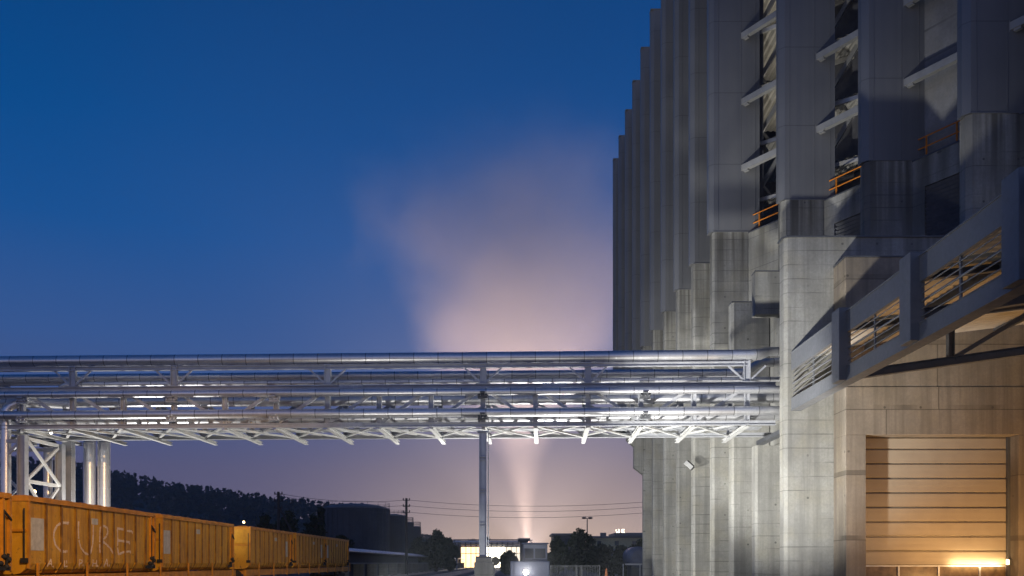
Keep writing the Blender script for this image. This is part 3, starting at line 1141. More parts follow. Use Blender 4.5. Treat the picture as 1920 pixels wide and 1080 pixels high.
def make_bin():
    o = thing('open_container', 'orange container', 'container', (0, 0, 0), 'orange containers on rail wagons')
    mb = MB()
    # outer shell: chamfered section extruded along y, open at the top
    sec = [(0, BH), (0, .28), (-.05, .12), (-.16, .03), (-.3, 0), (-BW + .3, 0), (-BW + .16, .03), (-BW + .05, .12), (-BW, .28), (-BW, BH)]
    n = len(sec)
    vs = [(x, 0.0, z) for x, z in sec] + [(x, BL, z) for x, z in sec]
    fs = [(i + 1, i, n + i, n + i + 1) for i in range(n - 1)]
    fs += [tuple(range(n)), tuple(range(2 * n - 1, n - 1, -1))]
    mb.add(vs, fs)
    nr = 10
    for k in range(1, nr):
        y = k * BL / nr + .12
        for xs in (0, -BW):
            sg = 1 if xs == 0 else -1
            mb.box(min(xs, xs + sg * .045), max(xs, xs + sg * .045), y - .03, y + .03, .3, BH - .1)
            mb.add([(xs, y - .035, .3), (xs, y + .035, .3), (xs + sg * .045, y + .035, .3), (xs + sg * .045, y - .035, .3),
                    (xs - sg * .15, y - .035, .03), (xs - sg * .15, y + .035, .03), (xs - sg * .11, y + .035, .02), (xs - sg * .11, y - .035, .02)],
                   [(0, 1, 5, 4), (2, 3, 7, 6), (1, 2, 6, 5), (3, 0, 4, 7)])
    obj('body', mb, M['bin'], o)
    mb = MB()
    for xs in (0, -BW):
        mb.box(xs - .05, xs + .07, -.03, BL + .03, BH - .09, BH + .04)
    for y in (-.02, BL - .06):
        mb.box(-BW + .05, -.05, y, y + .08, BH - .09, BH + .04)
    for k in range(8):
        y = .5 + k * 1.0
        mb.add([(-.9, y, BH + .02), (-.9, y + .7, BH + .02), (-.15, y + .7, BH + .02), (-.15, y, BH + .02), (-.7, y + .2, BH + .12), (-.7, y + .5, BH + .12), (-.4, y + .5, BH + .12), (-.4, y + .2, BH + .12)],
               [(4, 5, 6, 7), (0, 1, 5, 4), (1, 2, 6, 5), (2, 3, 7, 6), (3, 0, 4, 7)])
    obj('top_rail', mb, M['bin_frame'], o)
    mb = MB()
    mb.box(-.02, .06, BL - .34, BL - .26, .25, BH - .1)
    obj('corner_post', mb, M['bin_frame'], o)
    mb = MB()
    mb.box(-.02, .07, BL - .06, BL + .04, .1, BH - .05)
    obj('corner_post', mb, M['bin_frame'], o)
    mb = MB()
    mb.box(.0, .06, 0.0, .08, .15, BH - .08)
    obj('corner_post', mb, M['bin_frame'], o)
    mb = MB()
    mb.box(-BW, -.0, -.05, .0, 1.1, 1.17)
    mb.box(-BW * .5 - .05, -BW * .5 + .05, -.06, .0, .1, BH - .1)
    obj('end_frame', mb, M['bin_frame'], o)
    mb = MB()
    mb.bar((.08, BL - .3, 1.55), (.08, BL + .0, 1.35), .035, .05)
    mb.tube([(.07, BL - .3, .5), (.07, BL - .3, 1.6)], .018, 8)
    for y, z in ((BL - .2, .2), (BL - .45, .28), (BL - .3, .45), (BL - .1, .38)):
        mb.sphere((.07, y, z), .07, 8, 6)
    mb.bar((.06, BL - .75, .16), (.06, BL - .05, .16), .06, .1)
    mb.bar((.07, BL - .25, .12), (.07, BL - .12, .52), .04, .06)
    obj('latch', mb, M['black'], o)
    mb = MB()
    mb.tube([(-.03, -.06, .35), (-.03, -.06, 1.7)], .02, 8)
    mb.box(-.12, .06, -.08, -.02, .3, .42)
    obj('locking_bar', mb, M['black'], o)
    mb = MB()
    mb.box(.002, .012, .20, .84, .62, 1.47)
    obj('placard', mb, M['sheet'], o)
    mb = MB()
    mb.box(.002, .012, 3.55, 3.95, 1.44, 1.62)
    obj('label_plate', mb, M['sheet'], o)
    return o


proto = make_bin()
labels = ['orange container cut off by the left photo edge, big white placard on it',
          'orange container with CURE and ALPHA chalked on its side',
          'orange container right behind the chalked one on the same wagon',
          'orange container with a dark end wall beside the gap between wagons',
          'orange container between the dark-ended one and the farthest one',
          'farthest orange container at the end of the row']
allb = []
for i, (d, _) in enumerate(bins):
    o = proto if i == 0 else copy_tree(proto)
    o.location = (BX, d, EYE - .3)
    o['label'] = labels[i]
    allb.append(o)
# mirrored order of placards on the rear wagon
for o in allb[3:5]:
    for ch in [k for k in bpy.data.objects if k.parent == o]:
        if ch.name.startswith('placard'):
            ch.location.y = 6.4
        if ch.name.startswith('label_plate'):
            ch.location.y = 1.0

# chalk writing on the second container; strokes in photo pixels projected to the side plane once
Z6 = lambda x, y: (x / 6.0, 900 + y / 6.0)


def on_side(zx, zy):
    px, py = Z6(zx, zy)
    d = BX * F / (px - 960)
    return Vector((BX + .008, d, (HY - py) * d / F + EYE))


strokes = {
    'C': [[(770, 470), (765, 488), (700, 480), (685, 492)], [(690, 480), (640, 512), (605, 580), (600, 650), (620, 730), (670, 790), (720, 808), (760, 800)]],
    'U': [[(882, 465), (878, 560), (882, 660), (905, 760), (950, 820), (990, 838), (1020, 815), (1040, 720), (1046, 600), (1046, 505)]],
    'R': [[(1122, 820), (1118, 700), (1120, 600), (1125, 530)], [(1125, 535), (1165, 515), (1205, 540), (1210, 590), (1190, 640), (1140, 680)], [(1140, 680), (1190, 720), (1240, 770), (1280, 845)]],
    'E': [[(1318, 530), (1322, 650), (1320, 760), (1330, 838)], [(1318, 545), (1360, 552), (1385, 556)], [(1425, 572), (1490, 578), (1485, 605)], [(1320, 680), (1380, 688), (1455, 700), (1450, 720)], [(1330, 838), (1385, 812), (1466, 800), (1462, 825)]],
    'A': [[(528, 975), (570, 890), (578, 970)], [(540, 945), (580, 940)], [(592, 968), (598, 985)]],
    'L': [[(724, 905), (722, 975), (756, 970)], [(745, 905), (748, 940)]],
    'P': [[(888, 978), (892, 895)], [(892, 895), (925, 905), (920, 930), (892, 942)], [(935, 950), (930, 970)]],
    'H': [[(1040, 975), (1045, 895)], [(1080, 980), (1086, 900)], [(1042, 940), (1084, 938)], [(1098, 955), (1095, 978)]],
    'a': [[(1165, 975), (1200, 890), (1208, 972)], [(1175, 945), (1206, 942)], [(1228, 950), (1224, 975)]],
}
rr = random.Random(3)
for key, sl_ in strokes.items():
    chalkmb = MB()
    wd = .07 if key in 'CURE' else .042
    for st in sl_:
        pts = [on_side(*q) for q in st]
        fine = []
        for a, b in zip(pts[:-1], pts[1:]):
            for q in range(6):
                fine.append(a.lerp(b, q / 6))
        fine.append(pts[-1])
        for a, b in zip(fine[:-1], fine[1:]):
            if rr.random() < .03:
                continue
            chalkmb.bar(a, b, wd * rr.uniform(.5, 1.25), .005, (1, 0, 0))
    obj('chalk_letter', chalkmb, M['chalk'], allb[1])


def wagon(y0, y1, label):
    o = thing('flat_wagon', label, 'wagon', (BX - 1.2, (y0 + y1) / 2, 0), 'flat wagons under the containers')
    mb = MB()
    zt = EYE - .33
    for xs in (BX - .12, BX - 2.28):
        mb.box(xs - .07, xs + .07, y0, y1, zt - .30, zt)
    n = int((y1 - y0) / 2)
    for k in range(n + 1):
        y = y0 + .1 + k * (y1 - y0 - .2) / n
        mb.box(BX - 2.2, BX - .2, y - .08, y + .08, zt - .22, zt - .06)
    fr_ = obj('frame', mb, M['bin_frame'], o)
    for d in np.arange(y0 + 1.6, y1, 2.72):
        mb = MB()
        mb.box(BX + .08, BX + .13, d - .03, d + .03, zt - .35, zt + .32)
        obj('stake', mb, M['bin_frame'], o)
    for yb in (y0 + 2.2, y1 - 2.2):
        mb = MB()
        for e in (-.9, .9):
            for xs in (BX - .45, BX - 1.95):
                mb.tube([(xs - .065, yb + e, .62), (xs + .065, yb + e, .62)], .42, 24)
            mb.tube([(BX - 2.1, yb + e, .62), (BX - .3, yb + e, .62)], .07, 10)
        for xs in (BX - .25, BX - 2.15):
            mb.box(xs - .05, xs + .05, yb - 1.4, yb + 1.4, .5, .8)
        obj('bogie', mb, M['black'], o)
    for yb, sg in ((y0, -1), (y1, 1)):
        for xs in (BX - .35, BX - 2.05):
            mb = MB()
            mb.tube([(xs, yb, 1.05), (xs, yb + sg * .45, 1.05)], .08, 12)
            mb.tube([(xs, yb + sg * .45, 1.05), (xs, yb + sg * .5, 1.05)], .2, 16)
            obj('buffer', mb, M['black'], o)
    return o


wagon(13.6, 40.6, 'flat rail wagon under the three nearest orange containers')
wagon(42.2, 68.6, 'flat rail wagon under the three farthest orange containers')

# ------------------------------------------------------------------ long low gallery beside the track
o = thing('covered_gallery', 'long low roofed structure on supports beyond the last orange container', 'gallery', (-14, 150, 0))
mb = MB()
mb.prism([(-17.5, 74), (-13.9, 74), (-13.9, 300), (-17.5, 300)], .95 + EYE, 1.02 + EYE)
mb.add([(-13.85, 74, .98 + EYE), (-13.85, 300, .98 + EYE), (-15.5, 300, 1.4 + EYE), (-15.5, 74, 1.4 + EYE)], [(0, 1, 2, 3)])
obj('roof', mb, M['pale_sheet'], o)
mb = MB()
mb.box(-15.8, -15.6, 74, 300, .1, .95 + EYE)
obj('rear_wall', mb, M['darkwall'], o)
mb = MB()
mb.box(-15.6, -13.8, 74, 300, -.12 + EYE, .0 + EYE)
obj('ledge', mb, M['concrete'], o)
for k in range(28):
    mb = MB()
    y = 76 + k * 8
    mb.prism_x([(y, 0), (y + .35, 0), (y + .35, EYE - .12), (y - .1, EYE - .12)], -14.9, -13.9)
    obj('support', mb, M['concrete'], o)

# ------------------------------------------------------------------ tanks
for px, d, wpx, yt, label in ((666, 165, 128, 955, 'big dark storage tank with a shallow domed roof'),
                              (738, 178, 46, 968, 'smaller dark storage tank half hidden right of the domed tank'),
                              (768, 190, 14, 980, 'slim dark tank behind the wooden pole'),
                              (781, 200, 15, 988, 'rightmost slim tank next to the bushes')):
    r = wpx * d / F / 2
    c = P(px, yt, d)
    o = thing('storage_tank', label, 'tank', (c.x, c.y, 0), 'storage tanks in the distance')
    mb = MB()
    mb.tube([(c.x, c.y, 0), (c.x, c.y, c.z)], r, 48, False)
    for k in range(36):
        a = 2 * math.pi * k / 36
        mb.bar((c.x + math.cos(a) * (r + .03), c.y + math.sin(a) * (r + .03), 0), (c.x + math.cos(a) * (r + .03), c.y + math.sin(a) * (r + .03), c.z), .12, .12)
    obj('shell', mb, M['tank'], o)
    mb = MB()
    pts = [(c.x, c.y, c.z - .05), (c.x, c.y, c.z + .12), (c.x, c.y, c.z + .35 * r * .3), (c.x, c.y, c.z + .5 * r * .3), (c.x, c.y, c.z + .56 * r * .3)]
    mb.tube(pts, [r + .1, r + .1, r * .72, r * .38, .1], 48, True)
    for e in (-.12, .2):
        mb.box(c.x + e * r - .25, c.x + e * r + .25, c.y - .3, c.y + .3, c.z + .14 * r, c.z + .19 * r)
    rf = obj('roof', mb, M['roof'], o)  # paler than the shell: the dome's sky reflection is put into the colour
    mb = MB()
    for k in range(18):
        a = 2 * math.pi * k / 18
        p0 = (c.x + math.cos(a) * r, c.y + math.sin(a) * r)
        a2 = 2 * math.pi * (k + 1) / 18
        p1 = (c.x + math.cos(a2) * r, c.y + math.sin(a2) * r)
        mb.bar((p0[0], p0[1], c.z + .1), (p0[0], p0[1], c.z + 1.1), .05, .05)
        for hz in (.6, 1.1):
            mb.bar((p0[0], p0[1], c.z + hz), (p1[0], p1[1], c.z + hz), .04, .04)
    obj('railing', mb, M['dark_steel'], o)


# ------------------------------------------------------------------ trees
def leaf_cloud(centers, radii, n_per, size, squash=1.0):
    """many small quads spread through blobs -> verts, faces arrays"""
    vs = []
    for c, r, n in zip(centers, radii, n_per):
        d = rng.normal(size=(n, 3))
        d /= np.linalg.norm(d, axis=1)[:, None]
        rad = r * 1.25 * rng.random(n)[:, None] ** .6
        p = np.array(c) + d * rad * np.array([1, 1, squash])
        a = rng.normal(size=(n, 3))
        a /= np.linalg.norm(a, axis=1)[:, None]
        b = np.cross(a, rng.normal(size=(n, 3)))
        b /= np.linalg.norm(b, axis=1)[:, None]
        s = size * rng.uniform(.6, 1.3, n)[:, None]
        q = np.stack([p - a * s, p + b * s * .55, p + a * s, p - b * s * .55], 1)
        vs.append(q.reshape(-1, 3))
    v = np.concatenate(vs)
    return v


def quads_obj(name, v, mat, parent=None):
    n = len(v) // 4
    me = bpy.data.meshes.new(name)
    if parent is not None:
        v = v - np.array(parent.location)
    me.vertices.add(len(v))
    me.vertices.foreach_set('co', v.astype(np.float32).ravel())
    me.loops.add(4 * n)
    me.loops.foreach_set('vertex_index', np.arange(4 * n, dtype=np.int32))
    me.polygons.add(n)
    me.polygons.foreach_set('loop_start', np.arange(0, 4 * n, 4, dtype=np.int32))
    me.polygons.foreach_set('loop_total', np.full(n, 4, dtype=np.int32))
    me.materials.append(mat)
    me.update(calc_edges=True)
    o = bpy.data.objects.new(name, me)
    C.objects.link(o)
    if parent is not None:
        o.parent = parent
    return o


def crown_blobs(x, y, z0, z1, w, conifer=False, nb=16):
    cs, rs = [], []
    h = z1 - z0
    for k in range(nb):
        t = rng.random() ** .8
        if conifer:
            rad = w * .5 * (1 - t) * .9 + .1
        else:
            rad = w * .5 * math.sin(math.pi * (.12 + .84 * t)) ** .7
        a = rng.random() * 6.283
        rr_ = rad * rng.uniform(.2, .95)
        cs.append((x + math.cos(a) * rr_, y + math.sin(a) * rr_, z0 + t * h * .93))
        rs.append(max(.25, rad * rng.uniform(.2, .42)))
    cs.append((x, y, z0 + h * .93))
    rs.append(.08 * h if not conifer else .05 * h)
    return cs, rs


def tree(name, label, px, d, ytop, wpx, conifer=False, ybase=None, n=4200, size=None):
    top = P(px, ytop, d)
    x = top.x
    h = top.z
    w_ = wpx * d / F
    o = thing(name, label, 'tree' if name != 'bush' else 'bush', (x, d, 0), 'dark trees and bushes around the yard')
    mb = MB()
    mb.tube([(x, d, 0), (x + .05 * h * .3, d, h * .45), (x, d, h * .85)], [.035 * h, .022 * h, .006 * h], 10)
    for k in range(6):
        a = k * 1.05
        zz = h * (.3 + .08 * k)
        mb.tube([(x, d, zz), (x + math.cos(a) * w_ * .3, d + math.sin(a) * w_ * .3, zz + h * .14)], [.012 * h, .004 * h], 6)
    obj('trunk', mb, M['bark'], o)
    cs, rs = crown_blobs(x, d, h * .06 if name == 'bush' else h * .14, h * .97, w_, conifer, 46)
    tot_ = sum(r * r for r in rs)
    v = leaf_cloud(cs, rs, [max(20, int(n * r * r / tot_)) for r in rs], size or .0042 * d * .5)
    quads_obj('crown', v, M['needle'] if conifer else M['leaf'], o)
    return o


T = [
    ('bush', 'dark bush at the far left of the clump behind the containers', 497, 118, 962, 52, False),
    ('broad_tree', 'rounded dark tree in the clump left of the domed tank', 542, 122, 955, 74, False),
    ('broad_tree', 'dark tree touching the left wall of the domed tank', 590, 126, 962, 60, False),
    ('conifer_tree', 'pointed dark tree poking up at the left edge of the domed tank', 602, 130, 946, 26, True),
    ('bush', 'low dark bush in front of the domed tank', 640, 120, 1000, 70, False),
    ('broad_tree', 'bushy tree with a spiky top left of the distant lit hall', 818, 150, 991, 58, False),
    ('bush', 'bush under the slim tanks beside the wooden pole', 786, 150, 1006, 46, False),
    ('bush', 'bush just left of the distant pipe gantry leg', 843, 158, 1008, 34, False),
    ('bush', 'thin bush standing out against the bright lit hall', 955, 120, 1032, 34, False),
    ('broad_tree', 'tallest tree on the right, under the twin street lamp', 1087, 105, 989, 66, False),
    ('bush', 'dark bush behind the pale rail tractor', 1046, 120, 1004, 44, False),
    ('bush', 'dark bush right of the tallest right-hand tree', 1128, 108, 1018, 60, False),
    ('bush', 'dark bush near the concrete pier, left of the round tank', 1165, 104, 1022, 56, False),
    ('bush', 'dark bush at the foot of the last concrete pier', 1200, 112, 1010, 50, False),
]
for a in T:
    tree(*a)

# far wooded hill: terrain plus one mass of trees
hx = np.linspace(-520, 40, 60)


def ridge(x, d):
    px = 960 + x * F / d
    yr = np.interp(px, [-400, 0, 140, 215, 330, 430, 560, 640, 760, 900], [845, 858, 868, 884, 908, 922, 938, 948, 985, 1050])
    return (HY - yr) * d / F + EYE


vs, fs = [], []
nx = len(hx)
for j, (d, fr_) in enumerate(((430, 0.0), (470, .35), (520, .72), (580, .93), (640, 1.0), (700, .8))):
    for xx in hx:
        vs.append((xx, d, max(0, (ridge(xx, 640) - 13) * fr_)))
for j in range(5):
    for i in range(nx - 1):
        a = j * nx + i
        fs.append((a, a + 1, a + nx + 1, a + nx))
mb = MB()
mb.add(vs, fs, True)
structure(obj('hill', mb, M['hill']))
allv = []
dd_ = [430, 470, 520, 580, 640]
ff_ = [0.0, .35, .72, .93, 1.0]
for k in range(1500):
    d = 645 - 200 * rng.random() ** 1.8
    xx = rng.uniform(-500, 10)
    zb = max(0, (ridge(xx, 640) - 13) * np.interp(d, dd_, ff_))
    h = rng.uniform(10, 15)
    con = rng.random() < .5
    wd = h * (rng.uniform(.3, .42) if con else rng.uniform(.6, .9))
    cs, rs = crown_blobs(xx, d, zb + .05 * h, zb + h, wd, con, 7)
    t_ = sum(r * r for r in rs)
    allv.append(leaf_cloud(cs, rs, [max(6, int(120 * r * r / t_)) for r in rs], 1.1))
fo = quads_obj('forest', np.concatenate(allv), M['needle'])
tag(fo, 'dark wooded hillside rising behind the orange containers', 'forest', None, 'stuff')


# ------------------------------------------------------------------ poles, wires, far lamps
def pole(px, d, ytop, label, strut=False, arms=True):
    t = P(px, ytop, d)
    o = thing('utility_pole', label, 'pole', (t.x, d, 0), 'wooden utility poles')
    mb = MB()
    mb.tube([(t.x, d, 0), (t.x, d, t.z)], [.2, .14], 10)
    if strut:
        mb.tube([(t.x + .1, d, t.z * .82), (t.x + t.z * .42, d, 0)], .11, 8)
    obj('mast', mb, M['wood'], o)
    mb = MB()
    for k in range(3):
        zz = t.z - .25 - k * .75
        mb.bar((t.x - .45, d, zz), (t.x + .45, d, zz), .1, .1)
        for e in (-.38, .38):
            mb.tube([(t.x + e, d, zz + .05), (t.x + e, d, zz + .25)], .06, 8)
    obj('insulator_arm', mb, M['wood'], o)
    return t


p1 = pole(522, 95, 922, 'leftmost dark pole with a slanting strut behind the containers', True)
p2 = pole(762, 110, 934, 'dark pole without strut right of the tanks')
ends = [(p2.x, 110, p2.z - .2), (p2.x, 110, p2.z - .9), (p2.x, 110, p2.z - 1.7)]
rts = [(1260, 937), (1260, 946), (1260, 957)]
for k in range(3):
    a = Vector(ends[k])
    b = P(rts[k][0], rts[k][1], 98)
    c = P(522, 925 + 4 * k, 95)
    mb = MB()
    for (q0, q1, sag) in ((a, b, .75), (c, a, .55)):
        pts = [q0.lerp(q1, t / 20) - Vector((0, 0, sag * 4 * (t / 20) * (1 - t / 20))) for t in range(21)]
        mb.tube(pts, .022, 5)
    ob = obj('overhead_wire', mb, M['dark_steel'])
    tag(ob, ['topmost thin wire slung from the poles to the concrete building', 'middle thin wire slung from the poles to the concrete building',
             'lowest thin wire slung from the poles to the concrete building'][k], 'wire', 'overhead wires')

t = P(1101, 971, 130)
o = thing('street_lamp', 'twin-headed unlit street lamp above the tallest right-hand tree', 'lamp', (t.x, 130, 0))
mb = MB()
mb.tube([(t.x, 130, 0), (t.x, 130, t.z)], [.12, .07], 10)
obj('mast', mb, M['dark_steel'], o)
for e in (-1, 1):
    mb = MB()
    mb.prism([(t.x + e * .12 - .02, 129.8), (t.x + e * .12 + .02, 129.8), (t.x + e * .12 + .02, 130.2), (t.x + e * .12 - .02, 130.2)], t.z - .1, t.z)
    mb.sphere((t.x + e * .45, 130, t.z - .02), .36, 12, 8, .45)
    obj('lamp_head', mb, M['dark_steel'], o)


def bulb(px, py, d, r, mat, label, pole_=True):
    q = P(px, py, d)
    o = thing('yard_lamp', label, 'lamp', (q.x, d, 0), 'small lit yard lamps')
    mb = MB()
    mb.tube([(q.x, d + .02, 0), (q.x, d + .02, q.z - r)], [.08, .05], 8)
    obj('mast', mb, M['dark_steel'], o)
    mb = MB()
    mb.sphere((q.x, d, q.z), r, 12, 8)
    obj('bulb', mb, mat, o)


bulb(64, 922, 60, .13, M['glow_warm'], 'glowing orange lamp seen through the trestle bracing')
bulb(457, 979, 100, .13, M['glow_warm'], 'small orange lamp just over the dark-ended container')
o = thing('bridge_lamp', 'small bright white lamp under the left end of the pipe bridge', 'lamp', tuple(P(96, 811, 38.6)))
q = P(96, 811, 38.6)
mb = MB()
mb.sphere(q, .06, 12, 8)
obj('bulb', mb, M['glow_white'], o)
mb = MB()
mb.tube([q + Vector((0, 0, .05)), q + Vector((0, 0, .18))], .08, 10)
obj('housing', mb, M['dark_steel'], o)

# wall floodlight on the concrete piers
q = P(1291, 872, 51.6)
o = thing('wall_floodlight', 'small white floodlight fixed to a concrete pier below the bridge', 'floodlight', tuple(q))
mb = MB()
dv = Vector((.75, 0, -.66))
mb.bar(q - dv * .26, q + dv * .26, .2, .22, (0, -1, 0))
obj('body', mb, M['white_steel'], o)
mb = MB()
mb.bar(q + dv * .26, q + dv * .34, .24, .26, (0, -1, 0))
mb.bar(q + dv * .3, q + dv * .3 + Vector((.1, .6, .05)), .05, .05)
mb.bar(q - dv * .2 + Vector((.1, 0, .13)), q + dv * .3 + Vector((.1, 0, .13)), .1, .05)
obj('bracket', mb, M['black'], o)

# ------------------------------------------------------------------ far pipe gantry and lit hall
d = 200
o = thing('pipe_gantry', 'distant pipe gantry spanning the tracks in front of the lit hall', 'gantry', (-6, d, 0))
xa, xb = P(853, 0, d).x, P(978, 0, d).x
zt = lambda py: P(0, py, d).z
mb = MB()
mb.box(xa - .5, xb, d, d + .2, zt(1012) - .1, zt(1012) + .1)
mb.box(xa, xb, d + 1.5, d + 1.7, zt(1012) - .1, zt(1012) + .1)
k = xa
while k < xb:
    mb.box(k - .1, k + .1, d + .02, d + .18, zt(1024), zt(1012) - .1)
    k += 1.18
mb.box(xa + 1.2, xb, d, d + .2, zt(1025) - .1, zt(1025) + .1)
obj('truss', mb, M['dark_steel'], o)
mb = MB()
mb.tube([(xa, d - .3, zt(1015.5)), (xb, d - .3, zt(1015.5))], .22, 12)
mb.tube([(xa + 1, d + .6, zt(1018.5)), (xb, d + .6, zt(1018.5))], .14, 12)
mb.tube([(xa + 1, d + .6, zt(1023)), (xb, d + .6, zt(1023))], .12, 12)
obj('pipe', mb, M['pipe'], o)
for xx in (xa - .3, xa + .35, xb - .2):
    mb = MB()
    mb.tube([(xx, d + .4, 0), (xx, d + .4, zt(1013))], .2, 10)
    obj('leg', mb, M['galv'], o)
d = 262
xa, xb = P(864, 0, d).x, P(978, 0, d).x
o = thing('lit_hall', 'bright lit glass-fronted hall far away behind the gantry', 'building', ((xa + xb) / 2, d, 0))
ztop = P(0, 1022, d).z
mb = MB()
mb.box(xa - 1, xb + 1, d + .4, d + 25, 0, ztop + .2)
obj('wall', mb, M['darkwall'], o)
mb = MB()
mb.box(xa - 1.5, xb + 1.5, d - .6, d + 26, ztop + .2, ztop + .6)
obj('roof', mb, M['roof'], o)
mb = MB()
n = 12
for k in range(n + 1):
    xx = xa + (xb - xa) * k / n
    mb.box(xx - .08, xx + .08, d, d + .25, .2, ztop)
mb.box(xa, xb, d + .02, d + .22, ztop * .62, ztop * .62 + .18)
fr2 = obj('window_frame', mb, M['dark_steel'], o)
for a_, b_, m_ in ((0, .30, 'glow_orange'), (.30, .72, 'glow_hall'), (.72, 1, 'glow_dim')):
    mb = MB()
    mb.box(xa + (xb - xa) * a_, xa + (xb - xa) * b_, d + .26, d + .36, .2, ztop)
    obj('window', mb, M[m_], o)
# dark block and far roofs on the right
for nm, x0, x1, y0, dd0, mt, lb in (
        ('plant_building', 976, 990, 1010, 170, 'darkwall', 'dark narrow block at the right end of the distant gantry'),
        ('plant_building', 1038, 1092, 1001, 190, 'darkwall', 'flat dark building behind the tallest right-hand tree'),
        ('plant_building', 1110, 1215, 1006, 200, 'roof', 'long grey-roofed building behind the bushes at right')):
    A, Bq = P(x0, y0, dd0), P(x1, y0, dd0)
    o = thing(nm, lb, 'building', ((A.x + Bq.x) / 2, dd0, 0), 'distant plant buildings')
    mb = MB()
    mb.box(A.x, Bq.x, dd0, dd0 + 12, 0, A.z - .3)
    wl = obj('wall', mb, M['yellowwall' if x0 == 1110 else mt], o)
    mb = MB()
    mb.box(A.x - .4, Bq.x + .4, dd0 - .5, dd0 + 12.4, A.z - .3, A.z + .1)
    if x0 == 1110:
        mb.box(A.x + 5, Bq.x + .4, dd0 - 1.5, dd0 + 12, A.z + .1, A.z + .8)
        mb.box(A.x + 2.1, A.x + 3.3, dd0 + 1, dd0 + 3, A.z + .1, A.z + .9)
        mb.add([(A.x + 3, dd0 - 9, 3.0), (Bq.x, dd0 - 9, 3.8), (Bq.x, dd0 - .5, 5.6), (A.x + 3, dd0 - .5, 4.4)], [(0, 1, 2, 3)])
    obj('roof', mb, M['roof'], o)
    for k in range(3):
        mb = MB()
        xx = A.x + (Bq.x - A.x) * (k + .3) / 3.2
        mb.box(xx, xx + .9, dd0 - .04, dd0, A.z - 2.0, A.z - 1.0)
        obj('window', mb, M['glass'], o)
o = thing('roof_sign', 'pair of bright lit letters on the roof of the long grey building', 'sign', tuple(P(1163, 1000, 199)))
mb = MB()
for a, b in (((1155, 993), (1157, 999)), ((1157, 999), (1161, 998)), ((1161, 998), (1160, 992)), ((1166, 993), (1171, 993)), ((1166, 993), (1166, 998)), ((1166, 998), (1171, 998)), ((1166, 995.5), (1170, 995.5))):
    mb.bar(P(a[0], a[1], 199), P(b[0], b[1], 199), .2, .22)
obj('lettering', mb, M['glow_sign'], o)
mb = MB()
mb.bar(P(1153, 1001, 199.3), P(1173, 1001, 199.3), .1, .12)
for qx in (1156, 1161, 1167, 1170):
    mb.bar(P(qx, 1002.5, 199.3), P(qx, 996, 199.3), .08, .08)
obj('support_frame', mb, M['dark_steel'], o)

# ------------------------------------------------------------------ rail tractor with headlamp, fence, small things
d = 66
o = thing('rail_tractor', 'pale blue rail tractor with a dazzling headlamp near the column', 'vehicle', (1.35, d, 0))
x0, x1 = P(957, 0, d).x, P(1031, 0, d).x
mb = MB()
mb.box(x0, x1, d, d + 3.6, .55, 1.72)
mb.box(x0 - .08, x1 + .08, d - .15, d + 6.6, .42, .6)
obj('hood', mb, M['loco'], o, bevel=.14)
cx0, cx1 = P(991, 0, d).x, P(1030, 0, d).x
mb = MB()
mb.box(cx0 - .35, cx1, d + 3.6, d + 6.0, .6, 3.05)
mb.box(cx0 - .45, cx1 + .1, d + 3.4, d + 6.2, 3.05, 3.15)
cab = obj('cab', mb, M['loco'], o, bevel=.06)
for a, b in ((cx0 - .2, cx0 + .45), (cx0 + .58, cx1 - .15)):
    mb = MB()
    mb.box(a, b, d + 3.57, d + 3.6, 1.95, 2.7)
    obj('window', mb, M['glass'], cab)
for e in (.7, 2.6, 5.0):
    for xx in (x0 + .15, x1 - .3):
        mb = MB()
        mb.tube([(xx, d + e, .55), (xx + .14, d + e, .55)], .36, 20)
        obj('wheel', mb, M['black'], o)
hl = P(986, 1073, d - .1)
mb = MB()
mb.tube([(hl.x, d - .16, hl.z), (hl.x, d - .12, hl.z)], .19, 24)
hb = obj('headlamp', mb, M['glow_white'], o)
mb = MB()
mb.tube([(hl.x, d - .13, hl.z), (hl.x, d + .05, hl.z)], .24, 24)
obj('rim', mb, M['dark_steel'], hb)
lamp('tractor_headlamp', (hl.x, d - .6, hl.z), (0, 0, 1), 45, (1, .96, .9), r=.2, typ='POINT')

d = 62
fe = thing('picket_fence', 'low dull metal picket fence right of the rail tractor', 'fence', (4.2, d, 0))
fa, fb = P(1033, 0, d).x, P(1124, 0, d).x
ft = P(0, 1061, d).z
mb = MB()
for hz in (ft, .25):
    mb.bar((fa, d, hz), (fb, d, hz), .04, .05)
obj('rail', mb, M['tank'], fe)
mb = MB()
k = fa
while k < fb:
    mb.bar((k, d, .1), (k, d, ft), .035, .02)
    k += .115
obj('picket', mb, M['tank'], fe)
for xx in (fa, fa + 1.75, fa + 2.1, fb):
    mb = MB()
    mb.bar((xx, d + .03, 0), (xx, d + .03, ft + .05), .09, .09)
    obj('post', mb, M['tank'], fe)
c = P(1193, 1040, 98)
o = thing('round_tank', 'blue-grey round tank partly hidden by the last concrete pier', 'tank', (c.x, 98, 0))
mb = MB()
mb.tube([(c.x, 96, 2.2), (c.x, 96.2, 2.2), (c.x, 101, 2.2), (c.x, 101.2, 2.2)], [.7, 1.15, 1.15, .7], 32)
obj('shell', mb, M['loco'], o)
mb = MB()
for e in (96.8, 100.2):
    mb = MB()
    mb.box(c.x - .7, c.x + .7, e - .15, e + .15, 0, 1.3)
    obj('saddle', mb, M['dark_steel'], o)
o = thing('barrier', 'pale metal barrier rail in front of the round tank', 'barrier', (P(1187, 0, 80).x, 80, 0))
mb = MB()
a, b = P(1172, 1058, 80), P(1215, 1058, 80)
mb.bar(a, b, .05, .14)
obj('rail', mb, M['galv'], o)
for qx in (1168.5, 1200):
    mb = MB()
    q = P(qx, 1057, 80)
    mb.bar((q.x, 80, 0), (q.x, 80, q.z), .08, .08)
    obj('post', mb, M['galv'], o)
